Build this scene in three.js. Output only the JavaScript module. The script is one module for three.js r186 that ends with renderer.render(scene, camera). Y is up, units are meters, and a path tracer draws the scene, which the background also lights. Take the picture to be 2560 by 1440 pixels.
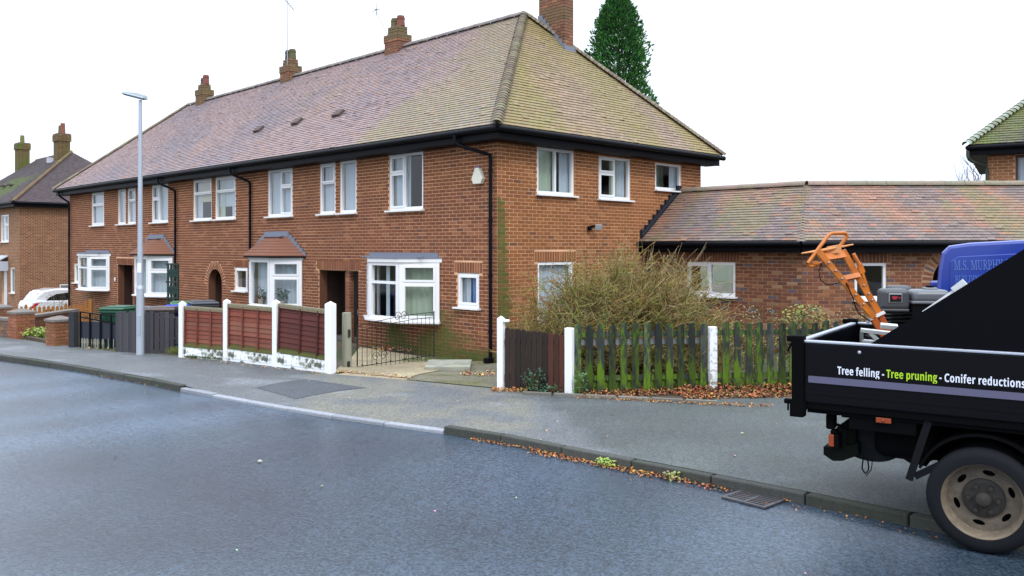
import * as THREE from 'three';
import { mergeGeometries } from 'three/addons/utils/BufferGeometryUtils.js';
import { RoundedBoxGeometry } from 'three/addons/geometries/RoundedBoxGeometry.js';
import { TextGeometry } from 'three/addons/geometries/TextGeometry.js';
import { FontLoader } from 'three/addons/loaders/FontLoader.js';

// ---------------------------------------------------------------- camera, sky, sun, exposure
const scene = new THREE.Scene();
const camera = new THREE.PerspectiveCamera(37.35, 2560 / 1440, 0.1, 2000);
camera.position.set(0, 2.3, 0);
camera.lookAt(0, 2.3, -10);
camera.setViewOffset(2560, 1440, 0, 102, 2560, 1440);   // lens shifted down, verticals stay upright
scene.add(camera);

const renderer = new THREE.WebGLRenderer({ antialias: true });
renderer.toneMapping = THREE.LinearToneMapping;
renderer.toneMappingExposure = 1.45;
renderer.shadowMap.enabled = true;

{ // overcast sky: brighter towards the zenith, faintly blue
  const w = 64, h = 64, d = new Float32Array(w * h * 4);
  for (let y = 0; y < h; y++) for (let x = 0; x < w; x++) {
    const el = ((y + .5) / h - .5) * Math.PI, s = Math.max(0, Math.sin(el));
    const L = .90 + 1.5 * s * s, o = (y * w + x) * 4;
    d[o] = L * .90; d[o + 1] = L * .985; d[o + 2] = L * 1.13; d[o + 3] = 1;
  }
  const t = new THREE.DataTexture(d, w, h, THREE.RGBAFormat, THREE.FloatType);
  t.mapping = THREE.EquirectangularReflectionMapping; t.magFilter = t.minFilter = THREE.LinearFilter; t.needsUpdate = true;
  scene.background = t; scene.environment = t;
}
const sun = new THREE.DirectionalLight(new THREE.Color(1, .97, .92), .9);
sun.position.set(10, 30, 14); sun.target.position.set(0, 0, -16);
sun.castShadow = true; sun.shadow.radius = 30;
Object.assign(sun.shadow.camera, { left: -40, right: 40, top: 40, bottom: -40, near: 1, far: 120 });
scene.add(sun, sun.target);

// ---------------------------------------------------------------- helpers
let seed = 12345;
const rnd = () => { seed = (seed + 0x6D2B79F5) | 0; let t = Math.imul(seed ^ (seed >>> 15), 1 | seed); t = (t + Math.imul(t ^ (t >>> 7), 61 | t)) ^ t; return ((t ^ (t >>> 14)) >>> 0) / 4294967296; };
const rr = (a, b) => a + (b - a) * rnd();
const V = (x, y, z) => new THREE.Vector3(x, y, z);
const clamp = (x, a = 0, b = 1) => Math.min(b, Math.max(a, x));
const sstep = (a, b, x) => { const t = clamp((x - a) / (b - a)); return t * t * (3 - 2 * t); };
const mix = (a, b, t) => a + (b - a) * t;
const mix3 = (a, b, t) => [mix(a[0], b[0], t), mix(a[1], b[1], t), mix(a[2], b[2], t)];
function h2(x, y) { let n = Math.imul(x | 0, 374761393) + Math.imul(y | 0, 668265263) | 0; n = Math.imul(n ^ (n >>> 13), 1274126177); return ((n ^ (n >>> 16)) >>> 0) / 4294967296; }
function vnoise(x, y, p = 0) { // p: period for tiling
  const xi = Math.floor(x), yi = Math.floor(y), fx = x - xi, fy = y - yi, w = v => p ? ((v % p) + p) % p : v;
  const u = fx * fx * (3 - 2 * fx), v = fy * fy * (3 - 2 * fy);
  const a = h2(w(xi), w(yi)), b = h2(w(xi + 1), w(yi)), c = h2(w(xi), w(yi + 1)), d = h2(w(xi + 1), w(yi + 1));
  return mix(mix(a, b, u), mix(c, d, u), v);
}
const fbm = (x, y, o = 4, p = 0) => { let s = 0, a = .5, t = 0; for (let i = 0; i < o; i++) { s += a * vnoise(x, y, p); t += a; a *= .5; x *= 2; y *= 2; p *= 2; } return s / t; };

function tex(n, fn, srgb = false) { // fn(u,v) -> grey or [r,g,b] 0..1
  const d = new Uint8Array(n * n * 4);
  for (let y = 0; y < n; y++) for (let x = 0; x < n; x++) {
    const c = fn(x / n, y / n), o = (y * n + x) * 4;
    if (typeof c === 'number') d[o] = d[o + 1] = d[o + 2] = clamp(c) * 255; else { d[o] = clamp(c[0]) * 255; d[o + 1] = clamp(c[1]) * 255; d[o + 2] = clamp(c[2]) * 255; }
    d[o + 3] = 255;
  }
  const t = new THREE.DataTexture(d, n, n); t.wrapS = t.wrapT = THREE.RepeatWrapping; t.magFilter = THREE.LinearFilter; t.minFilter = THREE.LinearMipmapLinearFilter; t.generateMipmaps = true;
  if (srgb) t.colorSpace = THREE.SRGBColorSpace; t.needsUpdate = true; return t;
}
const rep = (t, s, s2 = s) => { const c = t.clone(); c.repeat.set(s, s2); c.needsUpdate = true; return c; };
// textures (tile seamlessly; used with uv in metres)
const T = {
  grit: tex(512, (u, v) => { const s = h2(u * 512, v * 512); return .60 + .85 * (fbm(u * 64, v * 64, 2, 64) - .5) + .4 * (s - .5) + (s > .985 ? .35 : 0) - (s < .02 ? .3 : 0); }),
  cloud: tex(512, (u, v) => .72 + .55 * (fbm(u * 6, v * 6, 6, 6) - .5)),
  wood: tex(512, (u, v) => .72 + .5 * (fbm(u * 90, v * 4, 3, 0) - .5) + .22 * (fbm(u * 12, v * 2 + fbm(u * 5, v * 5, 2), 3) - .5)),
  clay: tex(256, (u, v) => .78 + .5 * (fbm(u * 24, v * 24, 4, 24) - .5) + .16 * (h2(u * 256, v * 256) - .5)),
  rough: tex(512, (u, v) => .78 + .5 * (fbm(u * 10, v * 10, 4, 10) - .5)),
};
const matCache = new Map();
function M(color, o = {}) {
  const m = o.phys || o.spec !== undefined ? new THREE.MeshPhysicalMaterial() : new THREE.MeshStandardMaterial();
  m.color.setRGB(...color); m.roughness = o.r ?? .8; m.metalness = o.m ?? 0;
  if (o.map) m.map = rep(o.map, o.s ?? 1, o.s2 ?? o.s ?? 1);
  if (o.bump) { m.bumpMap = rep(o.bump, o.bs ?? o.s ?? 1, o.bs2 ?? o.bs ?? o.s2 ?? o.s ?? 1); m.bumpScale = o.b ?? .003; }
  if (o.rmap) m.roughnessMap = rep(o.rmap, o.rs ?? 1);
  if (o.vc) m.vertexColors = true;
  if (o.spec !== undefined) m.specularIntensity = o.spec;
  if (o.ds) m.side = THREE.DoubleSide;
  for (const k of ['transmission', 'thickness', 'ior', 'clearcoat', 'clearcoatRoughness', 'sheen', 'envMapIntensity', 'transparent', 'opacity']) if (o[k] !== undefined) m[k] = o[k];
  return m;
}
// geometry helpers
function uvm(g) { // uv in metres by the dominant axis of the normal
  const p = g.attributes.position, n = g.attributes.normal, uv = new Float32Array(p.count * 2);
  for (let i = 0; i < p.count; i++) {
    const ax = Math.abs(n.getX(i)), ay = Math.abs(n.getY(i)), az = Math.abs(n.getZ(i));
    const [a, b] = ay > ax && ay > az ? [p.getX(i), p.getZ(i)] : ax > az ? [p.getZ(i), p.getY(i)] : [p.getX(i), p.getY(i)];
    uv[2 * i] = a; uv[2 * i + 1] = b;
  }
  g.setAttribute('uv', new THREE.BufferAttribute(uv, 2)); return g;
}
function G(...list) {
  const l = list.flat().map(g => { const q = g.index ? g.toNonIndexed() : g; for (const k of Object.keys(q.attributes)) if (!['position', 'normal', 'uv'].includes(k)) q.deleteAttribute(k); if (!q.attributes.uv) uvm(q); return q; });
  return uvm(l.length > 1 ? mergeGeometries(l) : l[0]);
}
function bx(w, h, d, x = 0, y = 0, z = 0, rx = 0, ry = 0, rz = 0) { const g = new THREE.BoxGeometry(w, h, d); if (rx) g.rotateX(rx); if (ry) g.rotateY(ry); if (rz) g.rotateZ(rz); return g.translate(x, y, z); }
function rbx(w, h, d, r, x = 0, y = 0, z = 0, seg = 2) { return new RoundedBoxGeometry(w, h, d, seg, Math.min(r, w / 2.01, h / 2.01, d / 2.01)).translate(x, y, z); }
function bar(a, b, w, d = w) { // box from a to b
  const L = a.distanceTo(b), g = new THREE.BoxGeometry(w, L, d), q = new THREE.Quaternion().setFromUnitVectors(V(0, 1, 0), b.clone().sub(a).normalize());
  return g.applyQuaternion(q).translate((a.x + b.x) / 2, (a.y + b.y) / 2, (a.z + b.z) / 2);
}
function rod(a, b, r, r2 = r, n = 8) {
  const L = a.distanceTo(b), g = new THREE.CylinderGeometry(r2, r, L, n), q = new THREE.Quaternion().setFromUnitVectors(V(0, 1, 0), b.clone().sub(a).normalize());
  return g.applyQuaternion(q).translate((a.x + b.x) / 2, (a.y + b.y) / 2, (a.z + b.z) / 2);
}
const tube = (pts, r, n = 8, seg, closed = false, tension = .3) => new THREE.TubeGeometry(new THREE.CatmullRomCurve3(pts, closed, 'catmullrom', tension), seg ?? pts.length * 6, r, n, closed);
function extr(pts, depth, o = {}) { // polygon in xy, extruded to +z
  const s = new THREE.Shape(pts.map(p => new THREE.Vector2(p[0], p[1])));
  for (const h of o.holes ?? []) s.holes.push(h instanceof THREE.Path ? h : new THREE.Path(h.map(p => new THREE.Vector2(p[0], p[1]))));
  return new THREE.ExtrudeGeometry(s, { depth, bevelEnabled: !!o.bevel, bevelSize: o.bevel ?? 0, bevelThickness: o.bevel ?? 0, bevelSegments: 2, curveSegments: o.cs ?? 12 });
}
class MB { // many small faces in one mesh, with vertex colours
  constructor() { this.p = []; this.c = []; this.i = []; }
  v(x, y, z, c) { this.p.push(x, y, z); this.c.push(...c); return this.p.length / 3 - 1; }
  tri(a, b, c) { this.i.push(a, b, c); }
  quad(a, b, c, d) { this.i.push(a, b, c, a, c, d); }
  twig(pts, r0, r1, c0, c1, n = 3) {
    let prev = null;
    for (let k = 0; k < pts.length; k++) {
      const t = k / (pts.length - 1), r = mix(r0, r1, t), c = mix3(c0, c1, t);
      const d = (pts[k + 1] ?? pts[k]).clone().sub(pts[k - 1] ?? pts[k]).normalize(), a = V(.31, .2, .93).cross(d).normalize(), b = d.clone().cross(a), ring = [];
      for (let j = 0; j < n; j++) { const q = j / n * 6.2832, x = Math.cos(q) * r, y = Math.sin(q) * r; ring.push(this.v(pts[k].x + a.x * x + b.x * y, pts[k].y + a.y * x + b.y * y, pts[k].z + a.z * x + b.z * y, c)); }
      if (prev) for (let j = 0; j < n; j++) this.quad(prev[j], prev[(j + 1) % n], ring[(j + 1) % n], ring[j]);
      prev = ring;
    }
  }
  leaf(p, dir, up, l, w, c, fold = .25) { // a folded leaf: 4 triangles
    const d = dir.clone().normalize(), s = d.clone().cross(up).normalize(), n = s.clone().cross(d);
    const at = (a, b, e) => this.v(p.x + d.x * a + s.x * b + n.x * e, p.y + d.y * a + s.y * b + n.y * e, p.z + d.z * a + s.z * b + n.z * e, c);
    const A = at(0, 0, 0), B = at(l * .5, w * .5, w * fold), C = at(l, 0, -w * fold * .6), D = at(l * .5, -w * .5, w * fold), E = at(l * .5, 0, 0);
    this.tri(A, E, B); this.tri(E, C, B); this.tri(A, D, E); this.tri(D, C, E);
  }
  geo() {
    const g = new THREE.BufferGeometry(); g.setAttribute('position', new THREE.Float32BufferAttribute(this.p, 3)); g.setAttribute('color', new THREE.Float32BufferAttribute(this.c, 3)); g.setIndex(this.i); g.computeVertexNormals();
    return uvm(g);
  }
}
// object helpers
const names = {};
function numbered(n) { const k = names[n] = (names[n] ?? -1) + 1; return k ? `${n}_${String(k).padStart(3, '0')}` : n; }
function tag(o, label, category, group, kind) { if (label) o.userData.label = label; if (category) o.userData.category = category; if (group) o.userData.group = group; if (kind) o.userData.kind = kind; return o; }
function thing(name, label, category, [x, y, z] = [0, 0, 0], ry = 0, group) { const o = new THREE.Group(); o.name = numbered(name); o.position.set(x, y, z); o.rotation.y = ry; scene.add(o); return tag(o, label, category, group); }
function part(parent, name, geo, mat, mtx) { const m = new THREE.Mesh(Array.isArray(geo) ? G(geo) : geo, mat); m.name = name; m.castShadow = m.receiveShadow = true; if (mtx) m.applyMatrix4(mtx); parent.add(m); return m; }
function struct(name, geo, mat) { const m = part(scene, numbered(name), geo, mat); m.userData.kind = 'structure'; return m; }
const copy = (o, x, y, z, ry = 0, label) => { const c = o.clone(); c.name = numbered(o.name.replace(/_\d+$/, '')); c.userData = { ...o.userData }; if (label) c.userData.label = label; c.position.set(x, y, z); c.rotation.y = ry; scene.add(c); return c; };
const mt = (x, y, z, ry = 0) => new THREE.Matrix4().makeRotationY(ry).setPosition(x, y, z);
const basis = (o, x, y, z) => new THREE.Matrix4().makeBasis(x, y, z).setPosition(o);

/* countable small pieces (bricks, tiles): items [{m: Matrix4, c:[r,g,b]}] in the parent's space.
   the `most` nearest to the street viewpoint become meshes, the rest one instanced part */
function pieces(parent, name, plural, geo, items, mopt, most = 300) {
  parent.updateWorldMatrix(true, false);
  const eye = V(0, 2.3, 0), p = V(0, 0, 0), W = parent.matrixWorld, pal = new Map();
  for (const it of items) { p.setFromMatrixPosition(it.m).applyMatrix4(W); it.d = p.distanceTo(eye) + (Math.abs(p.x / -p.z) > .62 ? 1000 : 0); }
  items.sort((a, b) => a.d - b.d);
  const q = c => c.map(v => Math.round(Math.sqrt(v) * 40));
  items.slice(0, most).forEach(it => {
    const k = q(it.c).join(); if (!pal.has(k)) pal.set(k, M(q(it.c).map(v => (v / 40) ** 2), mopt));
    const m = new THREE.Mesh(geo, pal.get(k)); m.name = name; m.castShadow = m.receiveShadow = true; m.applyMatrix4(it.m); parent.add(m);
  });
  const rest = items.slice(most); if (!rest.length) return;
  const im = new THREE.InstancedMesh(geo, M([1, 1, 1], mopt), rest.length), col = new THREE.Color();
  rest.forEach((it, i) => { im.setMatrixAt(i, it.m); im.setColorAt(i, col.setRGB(...it.c)); });
  im.name = plural; im.castShadow = im.receiveShadow = true; im.userData.kind = 'stuff'; parent.add(im);
}

// ---------------------------------------------------------------- shared materials
const WHITE = M([.80, .80, .80], { r: .35 }), BLACK = M([.0028, .0034, .006], { r: .5, spec: .22 }), DARK = M([.005, .005, .006], { r: .75, spec: .15 });
const LEAD = M([.17, .19, .24], { r: .6, bump: T.cloud, bs: 3, b: .004 });
const GLASS = M([.93, .96, .97], { phys: 1, r: .02, transmission: 1, thickness: 0, ior: 1.5 });
const NET = M([.44, .49, .53], { r: 1, ds: 1 }), DRAPE = M([.36, .42, .32], { r: 1, ds: 1 }), CREAM = M([.46, .42, .30], { r: 1, ds: 1 }), BLUEC = M([.10, .2, .42], { r: 1, ds: 1 });
const CONC = M([.66, .68, .70], { r: .85, map: T.clay, s: 2.2, bump: T.clay, b: .002 });
const STEEL = M([.34, .37, .40], { r: .45, m: .6 }), TYRE = M([.0085, .0095, .0115], { r: .8, spec: .3, bump: T.clay, bs: 6, b: .001 });
const UNIT = new THREE.BoxGeometry(1, 1, 1);
const BRICKG = (() => { const g = new THREE.BoxGeometry(1, 1, 1); return g; })();
const BRICKM = { r: .9, map: T.clay, s: 1, bump: T.clay, bs: 2, b: .0025 };
const TILEM = { r: .72, map: T.clay, s: .9, bump: T.clay, bs: 2, b: .002 };

// ---------------------------------------------------------------- brick walls and tiled slopes
const MORTAR = [.72, .43, .255];
function brickTone(base, x, y, k = 1) { // base colour with kiln variation
  const a = rnd(), b = fbm(x * .6 + 7, y * .9 + 3, 3), f = .84 + .30 * a + (b - .5) * .3;
  let c = base.map(v => v * f); if (a < .045 * k) c = mix3(c, [.14, .06, .045], .5); else if (a > .9) c = mix3(c, [.50, .23, .10], .35);
  return c;
}
/* wall in its own frame: x to the right, y up, z out. openings: {x0,x1,y0,y1,arch?,lintel?} */
function brickWall(parent, mtx, L, y0, y1, openings, opt = {}) {
  const holes = openings.filter(o => !o.face).map(o => {
    const p = new THREE.Path(); const b = Math.max(o.y0, y0 + .001);
    if (o.arch) { const r = (o.x1 - o.x0) / 2, s = o.y1 - r; p.moveTo(o.x0, b); p.lineTo(o.x1, b); p.lineTo(o.x1, s); p.absarc((o.x0 + o.x1) / 2, s, r, 0, Math.PI, false); p.lineTo(o.x0, b); }
    else { p.moveTo(o.x0, b); p.lineTo(o.x1, b); p.lineTo(o.x1, o.y1); p.lineTo(o.x0, o.y1); p.lineTo(o.x0, b); }
    return p;
  });
  const slab = extr([[.009, y0], [L - .009, y0], [L - .009, y1], [.009, y1]], .22, { holes }).translate(0, 0, -.226);
  const moss = opt.moss ?? (() => 0), tw = Math.min(1024, Math.ceil(L * 30)), th = Math.min(256, Math.ceil((y1 - y0) * 30)), td = new Uint8Array(tw * th * 4);
  for (let j = 0; j < th; j++) for (let i = 0; i < tw; i++) { // the joints: sandy mortar, green where moss grows
    const x = (i + .5) / tw * L, y = y0 + (j + .5) / th * (y1 - y0), f = (.8 + .4 * fbm(x * 3, y * 3, 3)) * (opt.mortar ?? 1), o = (j * tw + i) * 4;
    const c = mix3(MORTAR.map(v => v * f), [.13, .14, .03], clamp(moss(x, y)) * .9);
    c.forEach((v, k) => td[o + k] = 255 * Math.pow(clamp(v), 1 / 2.2)); td[o + 3] = 255;
  }
  const mapT = new THREE.DataTexture(td, tw, th); mapT.colorSpace = THREE.SRGBColorSpace; mapT.magFilter = mapT.minFilter = THREE.LinearFilter; mapT.repeat.set(1 / L, 1 / (y1 - y0)); mapT.offset.set(0, -y0 / (y1 - y0)); mapT.wrapS = mapT.wrapT = THREE.ClampToEdgeWrapping; mapT.needsUpdate = true;
  const wm = M([1, 1, 1], { r: .95, bump: T.grit, bs: 4, b: .003 }); wm.map = mapT;
  const wall = part(parent, opt.name ?? 'wall', G(slab), wm, mtx);
  const items = [], C = .075, BL = .225, base = opt.base ?? [.30, .118, .052];
  const add = (x, y, w, h, rot = 0) => {
    let c = brickTone(opt.baseAt ? opt.baseAt(x, y) : base, x + (opt.off ?? 0), y, opt.dark ?? 1); const m = moss(x, y); if (m > 0) c = mix3(c, [.10, .115, .015], clamp(m * rr(.7, 1.15)));
    const mm = new THREE.Matrix4().compose(V(x, y, -.0130 + rr(-.001, .001)), new THREE.Quaternion().setFromEuler(new THREE.Euler(0, rr(-.006, .006), rot + rr(-.006, .006))), V(w - .020, h - .0150, .03));
    items.push({ m: mm, c });
  };
  const lint = [];
  for (const o of openings) {
    if (o.lintel) { lint.push({ x0: o.x0 - .1, x1: o.x1 + .1, y0: o.y1, y1: o.y1 + .225 }); const n = Math.round((o.x1 - o.x0 + .2) / .075); for (let k = 0; k < n; k++) { const w = (o.x1 - o.x0 + .2) / n; add(o.x0 - .1 + (k + .5) * w, o.y1 + .1125, w, .225); } }
    if (o.arch) { const r = (o.x1 - o.x0) / 2, cx = (o.x0 + o.x1) / 2, s = o.y1 - r, n = 19; for (let k = 0; k < n; k++) { const a = Math.PI * (k + .5) / n; add(cx + Math.cos(a) * (r + .11), s + Math.sin(a) * (r + .11), .075 * 1.05, .21, a - Math.PI / 2); } }
  }
  for (let k = 0; ; k++) {
    const a = y0 + k * C, b = a + C; if (b > y1 + .001) break;
    const cut = [];
    for (const o of [...openings, ...lint]) if (o.y1 > a + .02 && o.y0 < b - .02) {
      if (o.arch) { const r = (o.x1 - o.x0) / 2 + .22, s = o.y1 - r + .22, cx = (o.x0 + o.x1) / 2; cut.push((a + b) / 2 < s ? [o.x0, o.x1] : [cx - Math.sqrt(Math.max(0, r * r - ((a + b) / 2 - s) ** 2)), cx + Math.sqrt(Math.max(0, r * r - ((a + b) / 2 - s) ** 2))]); }
      else cut.push([o.x0, o.x1]);
    }
    for (const o of openings) if (o.arch && (a + b) / 2 > o.y1 && (a + b) / 2 < o.y1 + .22) { const r = (o.x1 - o.x0) / 2 + .22, s = o.y1 - r + .22, cx = (o.x0 + o.x1) / 2, hh = Math.sqrt(Math.max(0, r * r - ((a + b) / 2 - s) ** 2)); cut.push([cx - hh, cx + hh]); }
    cut.sort((p, q) => p[0] - q[0]);
    let x = 0; const free = []; for (const [p, q] of cut) { if (p > x) free.push([x, p]); x = Math.max(x, q); } if (x < L) free.push([x, L]);
    for (const [p, q] of free) {
      for (let j = Math.floor(p / BL) - 1; ; j++) {
        let e0 = j * BL + (k % 2) * BL / 2, e1 = e0 + BL; if (e0 > q) break;
        e0 = Math.max(e0, p); e1 = Math.min(e1, q); if (e1 - e0 > .04) add((e0 + e1) / 2, (a + b) / 2, e1 - e0, C);
      }
    }
  }
  pieces(wall, 'brick', 'bricks', BRICKG, items, BRICKM, opt.most ?? 150);
  return wall;
}
/* slope frame: x along the eaves, y up the slope, z away from it. xl/xr: left and right edge at the eaves and at the top */
function tileSlope(parent, mtx, len, xl, xr, tone, opt = {}) {
  const deck = part(parent, 'roof', [extr([[xl[0], 0], [xr[0], 0], [xr[1] + .001, len], [xl[1], len]], .05).translate(0, 0, -.055)], M([.05, .035, .03], { r: .95 }), mtx);
  const items = [], g = opt.g ?? .1, w = opt.w ?? .165, q = new THREE.Quaternion(), e = new THREE.Euler();
  for (let k = 0; k * g < len - .02; k++) {
    const y = k * g, t = (y + g * .5) / len, a = mix(xl[0], xl[1], t), b = mix(xr[0], xr[1], t), n0 = Math.floor(a / w) - 1;
    for (let j = n0; ; j++) {
      let e0 = j * w + (k % 2) * w / 2, e1 = e0 + w; if (e0 > b) break;
      e0 = Math.max(e0, a); e1 = Math.min(e1, b); if (e1 - e0 < .02) continue;
      const xm = (e0 + e1) / 2, lift = rnd() < .03 ? rr(.004, .010) : rr(-.001, .002), l = g * 1.55;
      q.setFromEuler(e.set(-.17 + rr(-.015, .015), rr(-.02, .02), rr(-.012, .012)));
      items.push({ m: new THREE.Matrix4().compose(V(xm, y + l / 2, .026 + lift), q, V(e1 - e0 - .004, l, .018)), c: tone(xm, y, rnd()) });
    }
  }
  pieces(deck, 'tile', 'tiles', UNIT, items, TILEM, opt.most ?? 150);
  return deck;
}
const HALF = new THREE.CylinderGeometry(.105, .105, .43, 10, 1, true, -Math.PI / 2, Math.PI);   // half-round ridge tile, axis y, opening to -z
const BONNET = new THREE.CylinderGeometry(.075, .14, .2, 9, 1, true, -1.35, 2.7);
function runOf(parent, name, plural, geo, a, b, up, step, tone, most = 60, tilt = 0, mopt = { ...TILEM, ds: 1 }) {
  const d = b.clone().sub(a), L = d.length(), n = Math.max(1, Math.round(L / step)); d.normalize();
  const x = d.clone().cross(up).normalize(), z = x.clone().cross(d).normalize(), items = [];
  for (let k = 0; k < n; k++) {
    const m = basis(a.clone().addScaledVector(d, (k + .5) * L / n), x, d, z).multiply(new THREE.Matrix4().makeRotationX(tilt + rr(-.02, .02)));
    items.push({ m, c: tone(k / n, rnd()) });
  }
  const holder = parent; pieces(holder, name, plural, geo, items, mopt, most);
}
// ---------------------------------------------------------------- windows
function wavy(w, h, amp = .018, f = 9, seed0 = 0) { // hanging cloth
  const g = new THREE.PlaneGeometry(w, h, Math.max(8, Math.round(w * 40)), 2), p = g.attributes.position;
  for (let i = 0; i < p.count; i++) { const x = p.getX(i); p.setZ(i, Math.sin(x * f * 6.28 + seed0) * amp + Math.sin(x * f * 2.7 + seed0 * 2) * amp * .7); }
  g.computeVertexNormals(); return g.translate(w / 2, h / 2, 0);
}
/* cols: [{w, rows:[[h, opens]...] from the top}], cur: list of [x0,x1,y0,y1,material] as fractions */
function win(parent, mtx, W, H, cols, cur = [], o = {}) {
  const f = .055, dp = .07, z = o.z ?? -.055, fr = [], panes = [];
  fr.push(bx(W, f, dp, W / 2, H - f / 2, z), bx(W, f * 1.25, dp, W / 2, f * .625, z), bx(f, H - f * 2.25, dp, f / 2, H / 2 + f * .125, z), bx(f, H - f * 2.25, dp, W - f / 2, H / 2 + f * .125, z));
  const iw = W - 2 * f, ih = H - f * 2.25, b = f * 1.25; let x = f; const tot = cols.reduce((s, c) => s + c.w, 0);
  cols.forEach((c, ci) => {
    const cw = iw * c.w / tot, x0 = x, x1 = x + cw; x = x1;
    if (ci) fr.push(bx(.05, ih, dp - .006, x0, b + ih / 2, z));
    let y = b + ih; const th = c.rows.reduce((s, r) => s + r[0], 0);
    c.rows.forEach(([h, open], ri) => {
      const rh = ih * h / th, y1 = y, y0 = y - rh; y = y0; if (ri) fr.push(bx(cw - .05, .05, dp - .012, (x0 + x1) / 2, y1, z));
      const m = .022; let a = x0 + (ci ? m : 0), e = x1 - (ci < cols.length - 1 ? m : 0), lo = y0 + (ri < c.rows.length - 1 ? m : 0), hi = y1 - (ri ? m : 0);
      if (open) { const s = .042, zz = z + .022; fr.push(bx(e - a + .02, s, .06, (a + e) / 2, hi - s / 2 + .01, zz), bx(e - a + .02, s, .06, (a + e) / 2, lo + s / 2 - .01, zz), bx(s, hi - lo - 2 * s + .02, .06, a + s / 2 - .01, (lo + hi) / 2, zz), bx(s, hi - lo - 2 * s + .02, .06, e - s / 2 + .01, (lo + hi) / 2, zz)); a += s - .012; e -= s - .012; lo += s - .012; hi -= s - .012; }
      panes.push([a, e, lo, hi]);
    });
  });
  const w = part(parent, 'window', fr, o.mat ?? WHITE, mtx);
  for (const [a, e, lo, hi] of panes) part(w, 'pane', new THREE.PlaneGeometry(e - a, hi - lo).translate((a + e) / 2, (lo + hi) / 2, z + rr(-.004, .004)).rotateY(0), GLASS);
  if (!o.nosill) part(w, 'sill', [bx(W + .12, .035, .14, W / 2, -.019, z + .085)], o.mat ?? WHITE);
  cur.forEach(([a, e, lo, hi, m, zz], i) => part(w, m === CREAM ? 'blind' : 'curtain', wavy((e - a) * W, (hi - lo) * H, m === CREAM ? .001 : .016, m === NET ? 7 : 6, i * 2 + W * 7).translate(a * W, lo * H, z - (zz ?? .09)), m));
  return w;
}
const O1 = [[1, 0]], TOP = [[.36, 1], [.64, 1]], TOPF = [[.34, 1], [.66, 0]];
const ND = [[0, 1, 0, 1, NET]];   // full net curtain

// ---------------------------------------------------------------- ground
const KERB = [[-45, -40], [-26, -28.2], [-14.5, -20.2], [-10.5, -17.5], [-9.29, -16.75], [-7.7, -15.6], [-5.87, -14.2], [-5, -13.45], [-3.76, -12.5], [-2.62, -11.65], [-1.43, -10.92], [-.7, -10.5], [0, -10], [.75, -9.32], [1.52, -8.68], [2.2, -8.08], [2.75, -7.6], [3.4, -7.02], [6, -4.6], [9, -1.8], [16, 4.6]];
const BACK = [[-46, -44], [-28, -31.5], [-15, -22.6], [-12.6, -21], [-10.2, -19.25], [-9.66, -18.8], [-8.34, -17.95], [-7.42, -17.6], [-6.59, -17.1], [-5.54, -16.6], [-4.35, -15.76], [-3.17, -14.92], [-1.7, -14.1], [-.17, -13.2], [.84, -12.75], [2.4, -12.2], [3.2, -12.4], [4.4, -12.5], [6, -12.4], [9, -12], [16, -6.5], [22, -2]];
const lerpLine = (L, x) => { for (let i = 1; i < L.length; i++) if (x <= L[i][0]) { const [a, b] = [L[i - 1], L[i]]; return mix(a[1], b[1], clamp((x - a[0]) / (b[0] - a[0]))); } return L[L.length - 1][1]; };
const U = [-.7048, -.7094], VV = [.7094, -.7048], CX = -.29, CZ = -16.9;    // along the terrace and along its end wall, from its corner
const along = (x, z) => (x - CX) * U[0] + (z - CZ) * U[1];
const w2 = (s, t) => [CX + U[0] * s + VV[0] * t, CZ + U[1] * s + VV[1] * t];
function groundY(x, z) {
  const back = Math.max(0, lerpLine(BACK, x) - z), s = along(x, z);
  return .1 - .13 * sstep(0, 2.6, back) * (x < 3 ? 1 : .3) - .95 * sstep(14, 30, s) * sstep(0, 8, back) + .0;
}
function sheet(pts, y, nx = 1) { // flat polygon
  const g = new THREE.ShapeGeometry(new THREE.Shape(pts.map(p => new THREE.Vector2(p[0], -p[1])))); g.rotateX(-Math.PI / 2); return g.translate(0, y, 0);
}
const ROADC = [.086, .128, .182], PAVEC = [.185, .20, .208];
function strip(A, B, nA, nB, yf, cf, rot = .77) { // sheet between two lines of equal count, uv in metres turned along the road
  const p = [], c = [], uv = [], idx = [], cs = Math.cos(rot), sn = Math.sin(rot);
  for (let i = 0; i <= nA; i++) for (let j = 0; j <= nB; j++) {
    const [a, b] = [A(i / nA), B(i / nA)], x = mix(a[0], b[0], j / nB), z = mix(a[1], b[1], j / nB);
    p.push(x, yf(x, z, j / nB), z); c.push(...cf(x, z)); uv.push(x * cs - z * sn, x * sn + z * cs);
    if (i && j) { const k = i * (nB + 1) + j, q = k - nB - 1; idx.push(q - 1, k, k - 1, q - 1, q, k); }
  }
  const g = new THREE.BufferGeometry(); g.setAttribute('position', new THREE.Float32BufferAttribute(p, 3)); g.setAttribute('color', new THREE.Float32BufferAttribute(c, 3)); g.setAttribute('uv', new THREE.Float32BufferAttribute(uv, 2)); g.setIndex(idx); g.computeVertexNormals();
  if (g.attributes.normal.getY(0) < 0) { const a = g.index.array; for (let k = 0; k < a.length; k += 3) [a[k], a[k + 1]] = [a[k + 1], a[k]]; g.computeVertexNormals(); }
  return g;
}
const lineAt = L => { // point at a fraction, even in x
  const x0 = L[0][0], x1 = L[L.length - 1][0]; return t => { const x = mix(x0, x1, t); return [x, lerpLine(L, x)]; };
};
const kl = lineAt(KERB), kf = t => { const x = mix(-46, 22, t); return [x, lerpLine(KERB, x)]; }, bf = t => { const x = mix(-46, 22, t); return [x, lerpLine(BACK, x)]; };
const roadN = (x, z) => (x * .709 + z * .705) * -1; // distance across the road grows towards the viewer's side
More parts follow.
